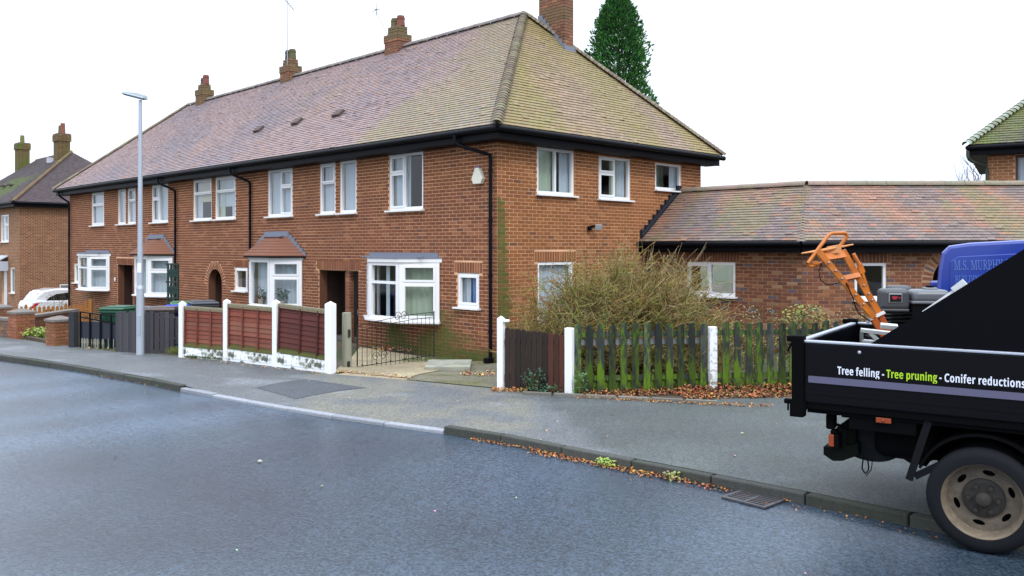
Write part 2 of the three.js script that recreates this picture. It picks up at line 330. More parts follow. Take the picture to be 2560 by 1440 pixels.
{ // road
  const wearSheen = (x, z) => { const kd = clamp(((x + 9) * .66 + (z + 16.8) * .75) / 1.1); const a = (x + 9) * .66 + (z + 16.8) * .75, l = x * .75 - z * .66; const tr = [1.9, 3.5, 5.6, 7.3].reduce((s, c, i) => s + Math.exp(-(((a - c + .5 * (fbm(l * .12, i * 9, 2) - .5)) / .55) ** 2)), 0); return tr * .9 - .45 * (1 - kd); };  // worn wheel tracks, their sky sheen painted in as paler colour; darker by the kerb
  const n = (x, z) => fbm(x * .45 + 3, z * .45, 4);
  const g = strip(t => kf(t), t => [mix(-46, 22, t) * .7 + mix(-30, 30, t) * .3, mix(-30, 30, t) * .2 + 18], 340, 90, () => 0, (x, z) => { const f = Math.max(.3, .56 + 1.0 * (n(x, z) - .3) + .62 * wearSheen(x, z)); return [f, f, f]; });
  const m = M(ROADC, { vc: 1, r: .31, map: T.grit, s: .9, bump: T.grit, bs: .9, b: .003 });
  m.roughnessMap = rep(T.rough, .11, .035);
  const road = part(scene, 'road', g, m); road.userData.kind = 'structure';
  struct('ground', sheet([[-900, -900], [900, -900], [900, 900], [-900, 900]], -1.3), M([.07, .085, .04], { r: 1, map: T.cloud, s: .2 }));
}
{ // pavement with a resurfaced patch
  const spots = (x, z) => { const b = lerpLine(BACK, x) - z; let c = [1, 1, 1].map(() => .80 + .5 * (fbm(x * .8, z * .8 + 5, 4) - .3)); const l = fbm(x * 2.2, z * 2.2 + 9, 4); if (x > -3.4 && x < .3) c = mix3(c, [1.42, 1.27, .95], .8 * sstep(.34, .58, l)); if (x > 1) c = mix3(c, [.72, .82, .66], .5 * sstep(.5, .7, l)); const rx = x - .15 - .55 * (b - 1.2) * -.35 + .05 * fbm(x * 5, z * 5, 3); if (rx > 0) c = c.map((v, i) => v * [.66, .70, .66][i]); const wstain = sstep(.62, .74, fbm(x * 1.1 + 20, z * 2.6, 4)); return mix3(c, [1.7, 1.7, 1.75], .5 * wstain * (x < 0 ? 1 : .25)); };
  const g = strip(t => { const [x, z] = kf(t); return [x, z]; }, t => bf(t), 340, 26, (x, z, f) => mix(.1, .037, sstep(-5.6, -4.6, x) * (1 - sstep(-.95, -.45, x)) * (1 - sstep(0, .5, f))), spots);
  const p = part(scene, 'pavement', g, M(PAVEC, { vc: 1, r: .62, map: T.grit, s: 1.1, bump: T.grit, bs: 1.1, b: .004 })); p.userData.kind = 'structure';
  const py = (x, z) => { const k = lerpLine(KERB, x), q = lerpLine(BACK, x), f = clamp((z - k) / (q - k)); return mix(.1, .037, sstep(-5.6, -4.6, x) * (1 - sstep(-.95, -.45, x)) * (1 - sstep(0, .5, f))); };
  struct('tarmac_patch', strip(t => [mix(-4.06, -3.19, t), mix(-13.5, -12.6, t)], t => [mix(-3.45, -2.28, t), mix(-14.2, -13.32, t)], 12, 10, (x, z) => py(x, z) + .005, (x, z) => { const f = .85 + .3 * fbm(x * 4, z * 4, 3); return [f, f, f]; }), M([.095, .105, .122], { vc: 1, r: .7, map: T.grit, s: 1.3, bump: T.grit, bs: 1.3, b: .003 }));
}
{ // kerb stones, dropped at the driveway
  const kerb = new THREE.Group(); kerb.name = 'kerb'; kerb.userData.kind = 'structure'; scene.add(kerb);
  const seg = []; let d = 0, pts = [];
  for (let i = 1; i < KERB.length; i++) { const a = V(KERB[i - 1][0], 0, KERB[i - 1][1]), b = V(KERB[i][0], 0, KERB[i][1]), n = Math.max(1, Math.round(a.distanceTo(b) / .1)); for (let k = 0; k < n; k++) pts.push(a.clone().lerp(b, k / n)); }
  const per = 9; // about 0.9 m each
  for (let i = 0; i + per < pts.length; i += per) {
    const a = pts[i], b = pts[i + per], L = a.distanceTo(b), xm = (a.x + b.x) / 2; if (xm < -24 || xm > 9) continue;
    const low = sstep(-5.6, -4.6, xm) * (1 - sstep(-.95, -.45, xm)), h = mix(.097, .044, low), f = rr(.85, 1.1), c = (low > .5 ? [.36, .38, .42] : mix3([.055, .062, .045], [.085, .088, .078], rnd())).map(v => v * f);
    const ang = Math.atan2(-(b.z - a.z), b.x - a.x);
    const g = G(rbx(L - .012, .3, .125, .018, 0, h - .15, 0));
    const m = part(kerb, 'kerb_stone', g, M(c, { r: .9, map: T.clay, s: 3, bump: T.grit, bs: 3, b: .004 }), mt(xm - .02, rr(-.004, .004), (a.z + b.z) / 2 + .02, ang));
  }
  // channel of worn tarmac along the kerb
}
{ // gardens, drive and verge behind the pavement line: falls to the left and towards the houses
  const tone = (x, z) => { const n = fbm(x * 1.3, z * 1.3, 4), m = fbm(x * .7 + 30, z * .7, 3); return mix3(mix3([.10, .075, .045], [.055, .075, .022], sstep(.4, .6, m)), [.16, .13, .085], sstep(.55, .7, n)); };
  const g = strip(t => bf(t), t => { const [x, z] = bf(t); return [x, z - 52]; }, 250, 130, (x, z) => groundY(x, z) + .03 * (fbm(x * 3, z * 3, 3) - .5) * sstep(0, .5, lerpLine(BACK, x) - z) - .002, tone);
  struct('garden_ground', g, M([1, 1, 1], { vc: 1, r: 1, map: T.grit, s: 1, bump: T.cloud, bs: 4, b: .02 }));
  const lay = (name, poly, c, dy, o = {}) => { // surface following the ground
    const [A, B, C2, D] = poly, g2 = strip(t => [mix(A[0], B[0], t), mix(A[1], B[1], t)], t => [mix(D[0], C2[0], t), mix(D[1], C2[1], t)], 24, 24, (x, z) => groundY(x, z) + .006 + .018 * sstep(.0, .5, lerpLine(BACK, x) - z) + dy, (x, z) => { const f = .65 + .7 * fbm(x * 2.5, z * 2.5 + 4, 4), gr = sstep(.5, .66, fbm(x * 1.4 + 11, z * 1.4, 4)); return mix3([f, f, f], [.62 * f, .66 * f, .3 * f], (o.moss ?? .6) * gr); });
    return struct(name, g2, M(c, { vc: 1, r: .95, map: T.grit, s: 1.4, bump: T.grit, bs: 1.4, b: .006 }));
  };
  lay('driveway', [[-1.75, -14.12], [-.2, -13.24], [.35, -18], [-1.6, -16.6]], [.26, .24, .16], .004, { moss: .7 });
  lay('gravel_path', [[-3.1, -14.98], [-1.7, -14.2], [-1.0, -16.9], [-3.5, -19.6]], [.52, .43, .27], .014, { moss: .25 });
}

// ---------------------------------------------------------------- the terrace
const TH = -Math.atan2(.7094, .7048);
const terrace = thing('terrace_house', 'long two storey brown brick terrace with a mossy hipped tile roof and white bays', 'house', [CX, 0, CZ], TH);
const TL = 25.2, TW = 7.3, EH = 4.64, RH = 8.1, OV = .42, RT = 3.59, RX0 = -22.1, RX1 = -2.77;
{
  const F = mt(-TL, 0, 0), S = mt(0, 0, 0, Math.PI / 2);      // front wall frame (x = TL - s) and end wall frame (x = t)
  const fx = s => TL - s;
  const up = [[21.37, 22.67], [19.25, 19.97], [18.33, 19.05], [15.62, 16.92], [12.47, 13.72], [10.95, 12.22], [7.79, 9.07], [5.77, 6.46], [4.87, 5.56], [2.34, 3.56]];
  const open = up.map(([a, b]) => ({ x0: fx(b), x1: fx(a), y0: 3.12, y1: 4.4 }));
  const BAYS = [20.75, 15.22, 7.29, 1.77];
  for (const r of BAYS) open.push({ x0: fx(r + 2.55), x1: fx(r + .05), y0: .7, y1: 2.02 });
  open.push({ x0: fx(24.66), x1: fx(24.02), y0: .87, y1: 1.63 }, { x0: fx(10.99), x1: fx(10.23), y0: 1.04, y1: 1.72, lintel: 1 }, { x0: fx(1.2), x1: fx(.54), y0: 1.05, y1: 1.77, lintel: 1 });
  open.push({ x0: fx(20.0), x1: fx(18.25), y0: -.6, y1: 1.68, lintel: 1 }, { x0: fx(6.5), x1: fx(4.78), y0: -.6, y1: 1.74, lintel: 1 }, { x0: fx(12.71), x1: fx(11.8), y0: -.6, y1: 1.66, arch: 1 });
  const fm = (x, y) => { const s = TL - x, n = fbm(x * 1.6, y * 2.2, 4); return sstep(.30, .62, n + (s < 3.6 ? .25 : .05) - y * .62) * (s < 4.6 ? 1 : .35); };
  const sm = (x, y) => { const n = fbm(x * 3, y * 1.3, 4); return Math.max(y < 3.5 ? sstep(.30, .42, n + .34 - x * 1.7 + (y > 2.9 ? (2.9 - y) * .8 : 0)) * .85 : 0, sstep(.3, .6, n + .15 - y * .6)); };
  const wf = brickWall(terrace, F, TL, -.6, 4.5, open, { moss: fm, most: 150, base: [.275, .112, .055], baseAt: (x, y) => y > 3.5 ? [.295, .10, .036] : [.25, .08, .033] });
  const so = [{ x0: 1.15, x1: 2.31, y0: 3.4, y1: 4.4 }, { x0: 3.16, x1: 4.31, y0: 3.38, y1: 4.37 }, { x0: 5.31, x1: 6.4, y0: 3.69, y1: 4.37 }, { x0: 1.17, x1: 2.28, y0: .72, y1: 1.99, lintel: 1 }];
  brickWall(terrace, S, TW, -.6, 4.5, so, { moss: sm, most: 150, base: [.325, .115, .031], name: 'wall' });
  // plain back and far end, upper floor, and a ceiling under the roof
  part(terrace, 'wall', [bx(TL - .5, 5.1, .2, -TL / 2, 1.95, -TW + .1), bx(.2, 5.1, TW - .3, -TL + .1, 1.95, -TW / 2 - .05)], M([.28, .12, .06], { r: .95, map: T.clay }));
  part(terrace, 'floor', [bx(TL - .6, .1, TW - .6, -TL / 2, 2.55, -TW / 2), bx(TL - .6, .1, TW - .6, -TL / 2, 4.46, -TW / 2), bx(TL - .6, .1, TW - .6, -TL / 2, .0, -TW / 2)], M([.12, .11, .10]));
  const pw = []; for (const s of [7.05, 9.6, 14.4, 17.9, 3.8, 11.5]) pw.push(bx(.12, 4.4, TW - .7, -s, 2.25, -TW / 2)); pw.push(bx(TL - .8, 4.4, .1, -TL / 2, 2.25, -3.6)); part(terrace, 'inner_wall', pw, M([.16, .15, .13]));
  // roof
  const bl = Math.hypot(OV + RT, RH - EH), pf = Math.atan2(RH - EH, OV + RT);
  const slopeM = (o, rx, ry) => new THREE.Matrix4().makeRotationY(ry).multiply(new THREE.Matrix4().makeRotationX(rx - Math.PI / 2)).setPosition(o);
  const patchy = (x, y, seedx) => fbm(x * .35 + seedx, y * .45 + seedx, 4);
  const moss = (x, y, r, amt, sx) => { const n = fbm(x * .5 + sx, y * .35 + sx * 2, 4) + .18 * (fbm(x * 3, y * 3, 2) - .5); return sstep(.36, .78, n + amt) * (.5 + .5 * r); };
  const tFront = (x, y, r) => { const s = TL + OV - x, p = patchy(x, y, 3); let c = mix3([.36, .258, .25], [.285, .23, .248], sstep(.35, .7, p)); c = mix3(c, [.42, .255, .19], r < .15 ? .6 : 0); if (r > .95) c = mix3(c, [.17, .12, .11], .5); c = c.map(v => v * (.86 + .28 * ((r * 7.3) % 1))); return mix3(c, [.345, .295, .135], .7 * moss(x, y, r, .30 - s * .06, 9)); };
  const tEnd = (x, y, r) => { let c = mix3([.42, .27, .145], [.33, .235, .165], sstep(.35, .65, patchy(x, y, 13))); c = c.map(v => v * (.82 + .36 * ((r * 7.3) % 1))); return mix3(c, [.285, .24, .066], .8 * moss(x * 1.3, y, r, .17 + .05 * Math.sin(x * 1.1), 21)); };
  const fM = slopeM(V(-TL - OV, EH, OV), Math.PI / 2 - (Math.PI / 2 - pf), 0); // x along, y up the slope
  tileSlope(terrace, fM, bl, [0, TL + OV + RX0], [TL + 2 * OV, TL + OV + RX1], tFront, { most: 150 });
  const be = Math.hypot(OV - RX1, RH - EH), pe = Math.atan2(RH - EH, OV - RX1);
  const eM = new THREE.Matrix4().makeRotationY(Math.PI / 2).setPosition(V(OV, EH, OV)).multiply(new THREE.Matrix4().makeRotationX(pe - Math.PI / 2));
  tileSlope(terrace, eM, be, [0, OV + RT], [TW + OV + .3, OV + RT], tEnd, { most: 150 });
  // back and far slopes, plain
  const rb = TW + .3, gB = new THREE.BufferGeometry(), q = [[-TL - OV, EH, -rb], [OV, EH, -rb], [RX1, RH, -RT], [RX0, RH, -RT], [-TL - OV, EH, OV]];
  gB.setAttribute('position', new THREE.Float32BufferAttribute([q[1], q[0], q[3], q[1], q[3], q[2], q[0], q[4], q[3]].flat(), 3)); gB.computeVertexNormals();
  part(terrace, 'roof', gB, M([.17, .12, .10], { r: .85, map: T.clay, ds: 1 }));
  // hips and ridge
  const c1 = V(OV, EH + .03, OV), r1 = V(RX1, RH + .03, -RT), r0 = V(RX0, RH + .03, -RT), c0 = V(-TL - OV, EH + .03, OV), c2 = V(OV, EH + .03, -rb);
  const hipT = (t, r) => mix3([.16, .11, .075], [.30, .27, .15], r * .7), ridT = (t, r) => mix3([.30, .25, .22], [.2, .17, .16], r);
  const hip = part(terrace, 'hip', [bar(c1.clone().add(V(0, -.05, 0)), r1.clone().add(V(0, -.05, 0)), .06)], M([.06, .04, .03]));
  runOf(hip, 'hip_tile', 'hip_tiles', BONNET, c1, r1, V(.6, 1, .6), .115, hipT, 80, .2);
  runOf(hip, 'hip_tile', 'hip_tiles', BONNET, c2, r1, V(.6, 1, -.6), .12, hipT, 0, .2);
  const rdg = part(terrace, 'ridge', [bar(r0.clone().add(V(0, -.06, 0)), r1.clone().add(V(0, -.06, 0)), .1)], M([.2, .17, .15]));
  runOf(rdg, 'ridge_tile', 'ridge_tiles', HALF, r0, r1, V(0, 1, 0), .44, ridT, 60, 0);
  runOf(rdg, 'ridge_tile', 'ridge_tiles', HALF, c0, r0, V(-.6, 1, .6), .3, hipT, 0, 0);
  // fascia, soffit, gutters, downpipes
  part(terrace, 'fascia', [bx(TL + OV * 2, .2, .025, -TL / 2, EH - .15, OV - .05), bx(.025, .2, TW + OV + .22, OV - .05, EH - .15, -TW / 2 + OV / 2 - .16), bx(TL + .8, .02, .40, -TL / 2, EH - .235, .19), bx(.40, .02, TW + .26, .19, EH - .235, -TW / 2 - .12)], BLACK);
  const gut = (a, b) => { const d = b.clone().sub(a), L = d.length(), g = new THREE.CylinderGeometry(.06, .06, L, 10, 1, true, Math.PI / 2, Math.PI); return [g.applyQuaternion(new THREE.Quaternion().setFromUnitVectors(V(0, 1, 0), d.normalize())).translate((a.x + b.x) / 2, (a.y + b.y) / 2, (a.z + b.z) / 2), rod(a.clone().add(V(0, .05, 0)), b.clone().add(V(0, .05, 0)), .012)]; };
  part(terrace, 'gutter', [rod(V(-TL - OV - .04, EH - .055, OV + .03), V(OV + .05, EH - .055, OV + .03), .062, .062, 10), rod(V(OV + .05, EH - .055, OV + .03), V(OV + .05, EH - .055, -TW - .34), .062, .062, 10)], BLACK);
  for (const [s, b] of [[.13, -.02], [9.95, -.4], [14.9, -.4], [25.06, -.5]]) {
    const e = s < 1 ? .62 : s > 25 ? -.0 : .42, x = -s;
    part(terrace, 'downpipe', [tube([V(x - e, EH - .1, OV + .03), V(x - e, EH - .24, OV + .03), V(x - e * .9, EH - .30, OV - .02), V(x, EH - .50, .10), V(x, EH - .58, .07), V(x, 3, .07), V(x, b + .05, .07)], .036, 8, 60, false, .1), rod(V(x - e, EH - .02, OV + .03), V(x - e, EH - .15, OV + .03), .05), ...[.6, 1.7, 2.8, 3.8].map(y => rod(V(x, y, .07), V(x, y + .05, .07), .046)), bx(.12, .1, .16, x, b + .07, .12)], BLACK);
  }
  // windows of the upper floor, from the far end
  const A = (h, w = 1) => ({ w, rows: h });
  const lay = [[[A(TOP)], ND], [[A(O1)], ND], [[A(TOPF)], ND], [[A(TOP, .45), A(O1, .55)], ND], [[A(TOPF)], [[.2, .95, .45, .98, CREAM], [0, .25, 0, 1, NET]]], [[A(TOPF)], [[0, 1, .3, 1, NET], [.62, 1, 0, 1, NET], [0, .3, 0, 1, DRAPE]]], [[A(O1, .52), A(TOP, .48)], ND], [[A([[.38, 1], [.62, 0]])], [[0, 1, 0, 1, CREAM, .2], ...ND]], [[A(O1)], [[0, 1, 0, .85, CREAM, .2], ...ND]], [[A([[.32, 1], [.68, 1]], .45), A(O1, .55)], [[0, .5, 0, 1, NET], [.85, 1, 0, 1, DRAPE]]]];
  up.forEach(([a, b], i) => win(terrace, mt(fx(b) - TL, 3.13, 0), b - a, 1.26, ...lay[i]));
  win(terrace, mt(-24.66, .88, 0), .64, .74, [A(O1)], ND); win(terrace, mt(-10.99, 1.05, 0), .76, .66, [A([[1, 1]])], [[0, 1, 0, 1, NET, .3]]); win(terrace, mt(-1.2, 1.06, 0), .66, .70, [A([[1, 1]])], [[.45, 1, 0, 1, BLUEC], [0, .4, 0, 1, NET]]);
  const sw = (x0, x1, y0, y1, c, k) => win(terrace, S.clone().multiply(mt(x0, y0 + .01, 0)), x1 - x0, y1 - y0 - .02, c, k);
  sw(1.15, 2.31, 3.4, 4.4, [A(O1), A(O1)], [[0, .48, 0, 1, DRAPE], [.5, .62, 0, 1, DRAPE], [.72, 1, 0, 1, NET], [0, 1, 0, 1, NET, .4]]);
  sw(3.16, 4.31, 3.38, 4.37, [A([[.38, 1], [.62, 1]]), A(O1)], [[.45, .7, 0, 1, DRAPE], [.72, 1, 0, 1, NET], [.0, .42, 0, .8, DRAPE, .4]]);
  sw(5.31, 6.4, 3.69, 4.37, [A(O1)], [[.7, 1, 0, 1, NET], [0, 1, 0, 1, DRAPE, .45]]);
  sw(1.17, 2.28, .72, 1.99, [A(O1)], ND);
  // canted bays
  BAYS.forEach((r, i) => {
    const b = new THREE.Group(); b.name = 'bay_window'; b.position.set(-r - 2.58, .7, 0); terrace.add(b);
    const P = [[0, 0], [.76, .49], [1.83, .49], [2.58, 0]], Hh = 1.27;
    const fr = [], sill = [];
    for (let k = 0; k < 3; k++) {
      const [x0, z0] = P[k], [x1, z1] = P[k + 1], L = Math.hypot(x1 - x0, z1 - z0), an = Math.atan2(-(z1 - z0), x1 - x0), mm = mt(x0, 0, z0, an);
      const tr = g => g.applyMatrix4(mm), top = (k === 1 && i !== 1 && i !== 2) || k === 2 || k === 0 ? .37 : 0;
      fr.push(tr(bx(L, .07, .07, L / 2, Hh - .035, 0)), tr(bx(L, .09, .075, L / 2, .045, 0)), tr(bx(.09, Hh - .16, .085, .045, Hh / 2 + .01, 0)), tr(bx(.09, Hh - .16, .085, L - .045, Hh / 2 + .01, 0)));
      const y0 = .09, y1 = Hh - .07, ty = y1 - top; const pn = [];
      if (top) {
        fr.push(tr(bx(L - .18, .06, .07, L / 2, ty, .002))); const sash = k !== 1;
        const bp = sash ? .04 : 0; if (sash) for (const [lo, hi] of [[y0, ty - .03], [ty + .03, y1]]) fr.push(tr(bx(L - .17, .045, .06, L / 2, lo + .018, .026)), tr(bx(L - .17, .045, .06, L / 2, hi - .018, .026)), tr(bx(.045, hi - lo - .08, .06, .11, (lo + hi) / 2, .026)), tr(bx(.045, hi - lo - .08, .06, L - .11, (lo + hi) / 2, .026)));
        pn.push([ty + .03, y1], [y0, ty - .03]);
      } else pn.push([y0, y1]);
      for (const [lo, hi] of pn) part(b, 'pane', tr(new THREE.PlaneGeometry(L - .18, hi - lo).translate(L / 2, (lo + hi) / 2, .004)), GLASS);
      const cu = i === 3 ? (k === 1 ? [[.30, .42, .5], [.62, 1.0, .5]] : [[0, 1, .1]]) : [[0, 1, .1]];
      for (const [a, e, zz] of cu) part(b, 'curtain', tr(wavy((e - a) * (L - .1), Hh - .12, .015, 7, k + i).translate(.05 + a * (L - .1), .07, -.2)), i === 3 && k === 2 ? DRAPE : NET);
      sill.push(tr(bx(L + .05, .04, .16, L / 2, -.005, .05)));
    }
    part(b, 'frame', fr, WHITE); part(b, 'sill', sill, WHITE);
    part(b, 'soffit', [extr([[0, 0], [.76, .49], [1.83, .49], [2.58, 0], [2.58, -.2], [0, -.2]], .03).rotateX(Math.PI / 2).translate(0, -.03, 0)], M([.5, .5, .5])); part(b, 'head', [extr([[0, 0], [.76, .49], [1.83, .49], [2.58, 0], [2.58, -.2], [0, -.2]], .03).rotateX(Math.PI / 2).translate(0, Hh + .03, 0)], M([.5, .5, .5]));
    const ov = (o, y, h) => [[-o, 0], [.76 - o * .5, .49 + o], [1.83 + o * .5, .49 + o], [2.58 + o, 0]];
    const slabP = (o, y, h) => extr(ov(o).map(p => [p[0], -p[1]]), h).rotateX(-Math.PI / 2).translate(0, y, 0);
    if (i === 0 || i === 3) { part(b, 'bay_roof', [slabP(.09, Hh + .085, .025)], LEAD); part(b, 'fascia', [slabP(.07, Hh + .005, .08)], WHITE); part(b, 'flashing', [bx(2.5, .12, .02, 1.29, Hh + .15, .012), bar(V(.1, Hh + .12, .3), V(2.4, Hh + .12, .32), .03)], LEAD); }
    else {
      part(b, 'fascia', [slabP(.05, Hh + .005, .05)], WHITE); part(b, 'gutter', [slabP(.17, Hh + .055, .05)], BLACK);
      // three tiled facets with lead on the hips
      const e = ov(.2), tp = [[.72, 0], [.95, .1], [1.64, .1], [1.87, 0]], y0 = Hh + .1, y1 = Hh + .62, tri = [], rows = 7;
      for (let k = 0; k < rows; k++) for (let s = 0; s < 3; s++) { // lapped courses
        const at = (j, f) => V(mix(e[j][0], tp[j][0], f), mix(y0, y1, f), mix(e[j][1], tp[j][1], f));
        const a = at(s, k / rows), c = at(s + 1, k / rows), d2 = at(s + 1, (k + 1.15) / rows), e2 = at(s, (k + 1.15) / rows); a.y += .03; c.y += .03; const lo = [a.clone().add(V(0, -.03, 0)), c.clone().add(V(0, -.03, 0))];
        tri.push(a, c, d2, a, d2, e2, lo[0], lo[1], c, lo[0], c, a);
      }
      const g = new THREE.BufferGeometry().setFromPoints(tri); g.computeVertexNormals(); const roof = part(b, 'bay_roof', g, M([.40, .165, .095], { r: .8, map: T.clay, s: 2, ds: 1 }));
      const L = (p, q2) => bar(V(...p), V(...q2), .13, .03), pt = (j, f, dy) => [mix(e[j][0], tp[j][0], f), mix(y0, y1, f) + dy, mix(e[j][1], tp[j][1], f)];
      part(b, 'flashing', [bx(1.25, .15, .03, 1.295, y1 + .06, .03), bx(1.0, .03, .2, 1.295, y1 + .0, .09), ...[0, 1, 2, 3, 4, 5, 6].flatMap(k => [bx(.16, .12, .03, mix(-.1, .72, k / 6), mix(y0, y1, k / 6) + .06, .022), bx(.16, .12, .03, mix(2.68, 1.87, k / 6), mix(y0, y1, k / 6) + .06, .022)])], LEAD);
    }
  });
  // recessed porches with a brick pier and dark doors
  for (const [s0, s1, h, p0, p1, dc] of [[18.25, 20, 1.68, 18.55, 18.72, [.035, .018, .018]], [4.78, 6.5, 1.74, 5.22, 5.4, [.010, .006, .006]]]) {
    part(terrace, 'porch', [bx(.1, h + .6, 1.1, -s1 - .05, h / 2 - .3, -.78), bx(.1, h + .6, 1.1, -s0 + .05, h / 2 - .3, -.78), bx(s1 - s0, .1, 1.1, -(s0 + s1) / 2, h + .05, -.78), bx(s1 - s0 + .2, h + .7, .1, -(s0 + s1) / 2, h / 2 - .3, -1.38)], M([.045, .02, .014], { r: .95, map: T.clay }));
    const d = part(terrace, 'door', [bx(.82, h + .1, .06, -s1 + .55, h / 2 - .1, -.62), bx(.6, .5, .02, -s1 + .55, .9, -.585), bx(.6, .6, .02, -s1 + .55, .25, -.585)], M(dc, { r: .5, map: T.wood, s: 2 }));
    part(d, 'handle', [rod(V(-s1 + .88, .62, -.57), V(-s1 + .88, .74, -.57), .015)], STEEL);
    const pier = part(terrace, 'pier', [bx(p1 - p0 - .02, h + .6, .1, -(p0 + p1) / 2, h / 2 - .3, -.12)], M(MORTAR, { r: .95 })); const it = [];
    for (let y = -.55; y < h - .05; y += .075) { it.push({ m: new THREE.Matrix4().compose(V(-(p0 + p1) / 2, y + .0375, -.066), new THREE.Quaternion(), V(p1 - p0, .064, .04)), c: brickTone([.28, .11, .06], y, s0) }, { m: new THREE.Matrix4().compose(V(-p0 - .004, y + .0375, -.12), new THREE.Quaternion(), V(.025, .064, .1)), c: brickTone([.28, .11, .06], y, s0) }); }
    pieces(pier, 'brick', 'bricks', UNIT, it, BRICKM, 0);
  }
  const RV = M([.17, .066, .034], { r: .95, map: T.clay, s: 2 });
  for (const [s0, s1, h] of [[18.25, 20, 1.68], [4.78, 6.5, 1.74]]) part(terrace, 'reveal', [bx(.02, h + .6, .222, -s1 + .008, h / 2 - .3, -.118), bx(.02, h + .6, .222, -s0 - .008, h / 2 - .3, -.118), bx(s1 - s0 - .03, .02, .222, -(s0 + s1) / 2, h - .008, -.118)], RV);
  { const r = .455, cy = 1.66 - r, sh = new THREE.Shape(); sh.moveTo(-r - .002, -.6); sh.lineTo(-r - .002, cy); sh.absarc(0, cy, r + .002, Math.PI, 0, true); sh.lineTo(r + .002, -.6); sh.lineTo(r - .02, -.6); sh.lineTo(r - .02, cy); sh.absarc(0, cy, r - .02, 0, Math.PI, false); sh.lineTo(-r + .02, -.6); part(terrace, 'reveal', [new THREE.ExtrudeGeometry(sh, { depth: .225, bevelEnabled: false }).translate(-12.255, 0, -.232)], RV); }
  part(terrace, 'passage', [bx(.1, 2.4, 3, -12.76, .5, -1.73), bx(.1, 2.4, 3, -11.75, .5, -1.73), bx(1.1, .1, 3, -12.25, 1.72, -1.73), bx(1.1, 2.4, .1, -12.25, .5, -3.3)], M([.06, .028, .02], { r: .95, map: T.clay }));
  part(terrace, 'number_plate', [new THREE.CylinderGeometry(.06, .06, .02, 16).rotateX(Math.PI / 2).scale(.8, 1.3, 1).translate(-20.25, 1.12, .012)], WHITE);
  // vent tiles on the front slope
  for (const s of [11.14, 8.97, 6.91]) { const t = .88, y = EH + (OV + t) * (RH - EH) / (OV + RT); part(terrace, 'roof_vent', [rbx(.34, .1, .26, .03, 0, .07, 0), bx(.4, .02, .34, 0, .035, -.02)], M([.075, .05, .042], { r: .8 }), new THREE.Matrix4().makeRotationX(pf).setPosition(V(-s, y, -t))); }
  // chimneys: brick shaft, oversailing courses, clay pots
  const chim = (x, z, w, d, y0, y1, pots, o = {}) => {
    const c = part(terrace, 'chimney', o.plain ? [bx(w - .02, y1 - y0, d - .02, x, (y0 + y1) / 2, z)] : [bx(w - .02, y1 - .2 - y0, d - .02, x, (y0 + y1 - .2) / 2, z), bx(w - .16, .2, d - .16, x, y1 - .1, z), bx(w - .12, .05, d - .12, x, y1 + .025, z)], M([.30, .17, .11], { r: .95, map: T.clay, s: 2 })), it = [];
    for (let k = 0, y = y0; y < y1 - .03; y += .075, k++) {
      const big = !o.plain && y > y1 - .46 ? (y > y1 - .20 ? -.07 : .02) : 0, W2 = w + big * 2, D2 = d + big * 2, mo = o.moss ?? .35;
      const col = () => mix3(brickTone([.30, .13, .075], x, y), [.15, .14, .06], clamp((mo + sstep(y1 - .8, y1, y) * .3) * sstep(.35, .6, fbm(x * 3 + y * 2.2 + rnd(), y * 3 + z, 3)) * 1.2));
      for (const [len, ax, at] of [[W2, 'x', z + D2 / 2], [W2, 'x', z - D2 / 2], [D2, 'z', x + W2 / 2], [D2, 'z', x - W2 / 2]]) {
        const n = Math.max(2, Math.round(len / .225)); for (let j = 0; j < n; j++) { const u0 = (j + (k % 2) * .5) * len / n, a0 = Math.min(u0, len), a1 = Math.min(u0 + len / n, len); const add = (p, q2) => { if (q2 - p < .03) return; const mid = (p + q2) / 2 - len / 2, s = q2 - p - .01; it.push({ m: new THREE.Matrix4().compose(ax === 'x' ? V(x + mid, y + .0375, at) : V(at, y + .0375, z + mid), new THREE.Quaternion(), ax === 'x' ? V(s, .065, .04) : V(.04, .065, s)), c: col() }); }; add(a0, a1); if (k % 2 && j === 0) add(0, u0); }
      }
      if (big > 0) it.push({ m: new THREE.Matrix4().compose(V(x, y + .0375, z), new THREE.Quaternion(), V(W2 - .01, .07, D2 - .01)), c: [.17, .11, .07] });
    }
    pieces(c, 'brick', 'bricks', UNIT, it, BRICKM, o.most ?? 0);
    for (const [px, h, col] of pots) part(c, 'chimney_pot', [new THREE.CylinderGeometry(.105, .13, h, 14, 1).translate(x + px, y1 + .06 + h / 2, z), new THREE.CylinderGeometry(.125, .125, .05, 14).translate(x + px, y1 + h - .02, z)], M(col, { r: .85, map: T.clay, s: 3 }));
    return c;
  };
  const RED = [.24, .08, .06], GRN = [.13, .12, .045];
  chim(-7.98, -RT, .62, .46, 7.7, 8.72, [[-.13, .27, GRN], [.15, .30, RED]]);
  chim(-14.04, -RT, .60, .44, 7.7, 8.70, [[-.13, .34, [.10, .08, .07]], [.13, .34, GRN]]);
  chim(-20.66, -RT, .58, .44, 7.6, 8.74, [[-.05, .26, [.09, .08, .06]], [.14, .36, RED]]);
  chim(-2.37, -4.34, .84, .34, 5.9, 9.7, [[-.2, .3, RED], [.2, .3, RED]], { plain: 1, moss: .38, most: 0 });
  part(terrace, 'flashing', [...[0, 1, 2, 3, 4, 5, 6, 7].map(k => bx(.15, .14, .03, -2.72 + k * .11, EH + (OV + 2.72 - k * .11) * 1.085 + .09, -4.13)), bx(.06, .16, .44, -1.91, EH + (OV + 1.93) * 1.085 + .05, -4.34)], LEAD);
}

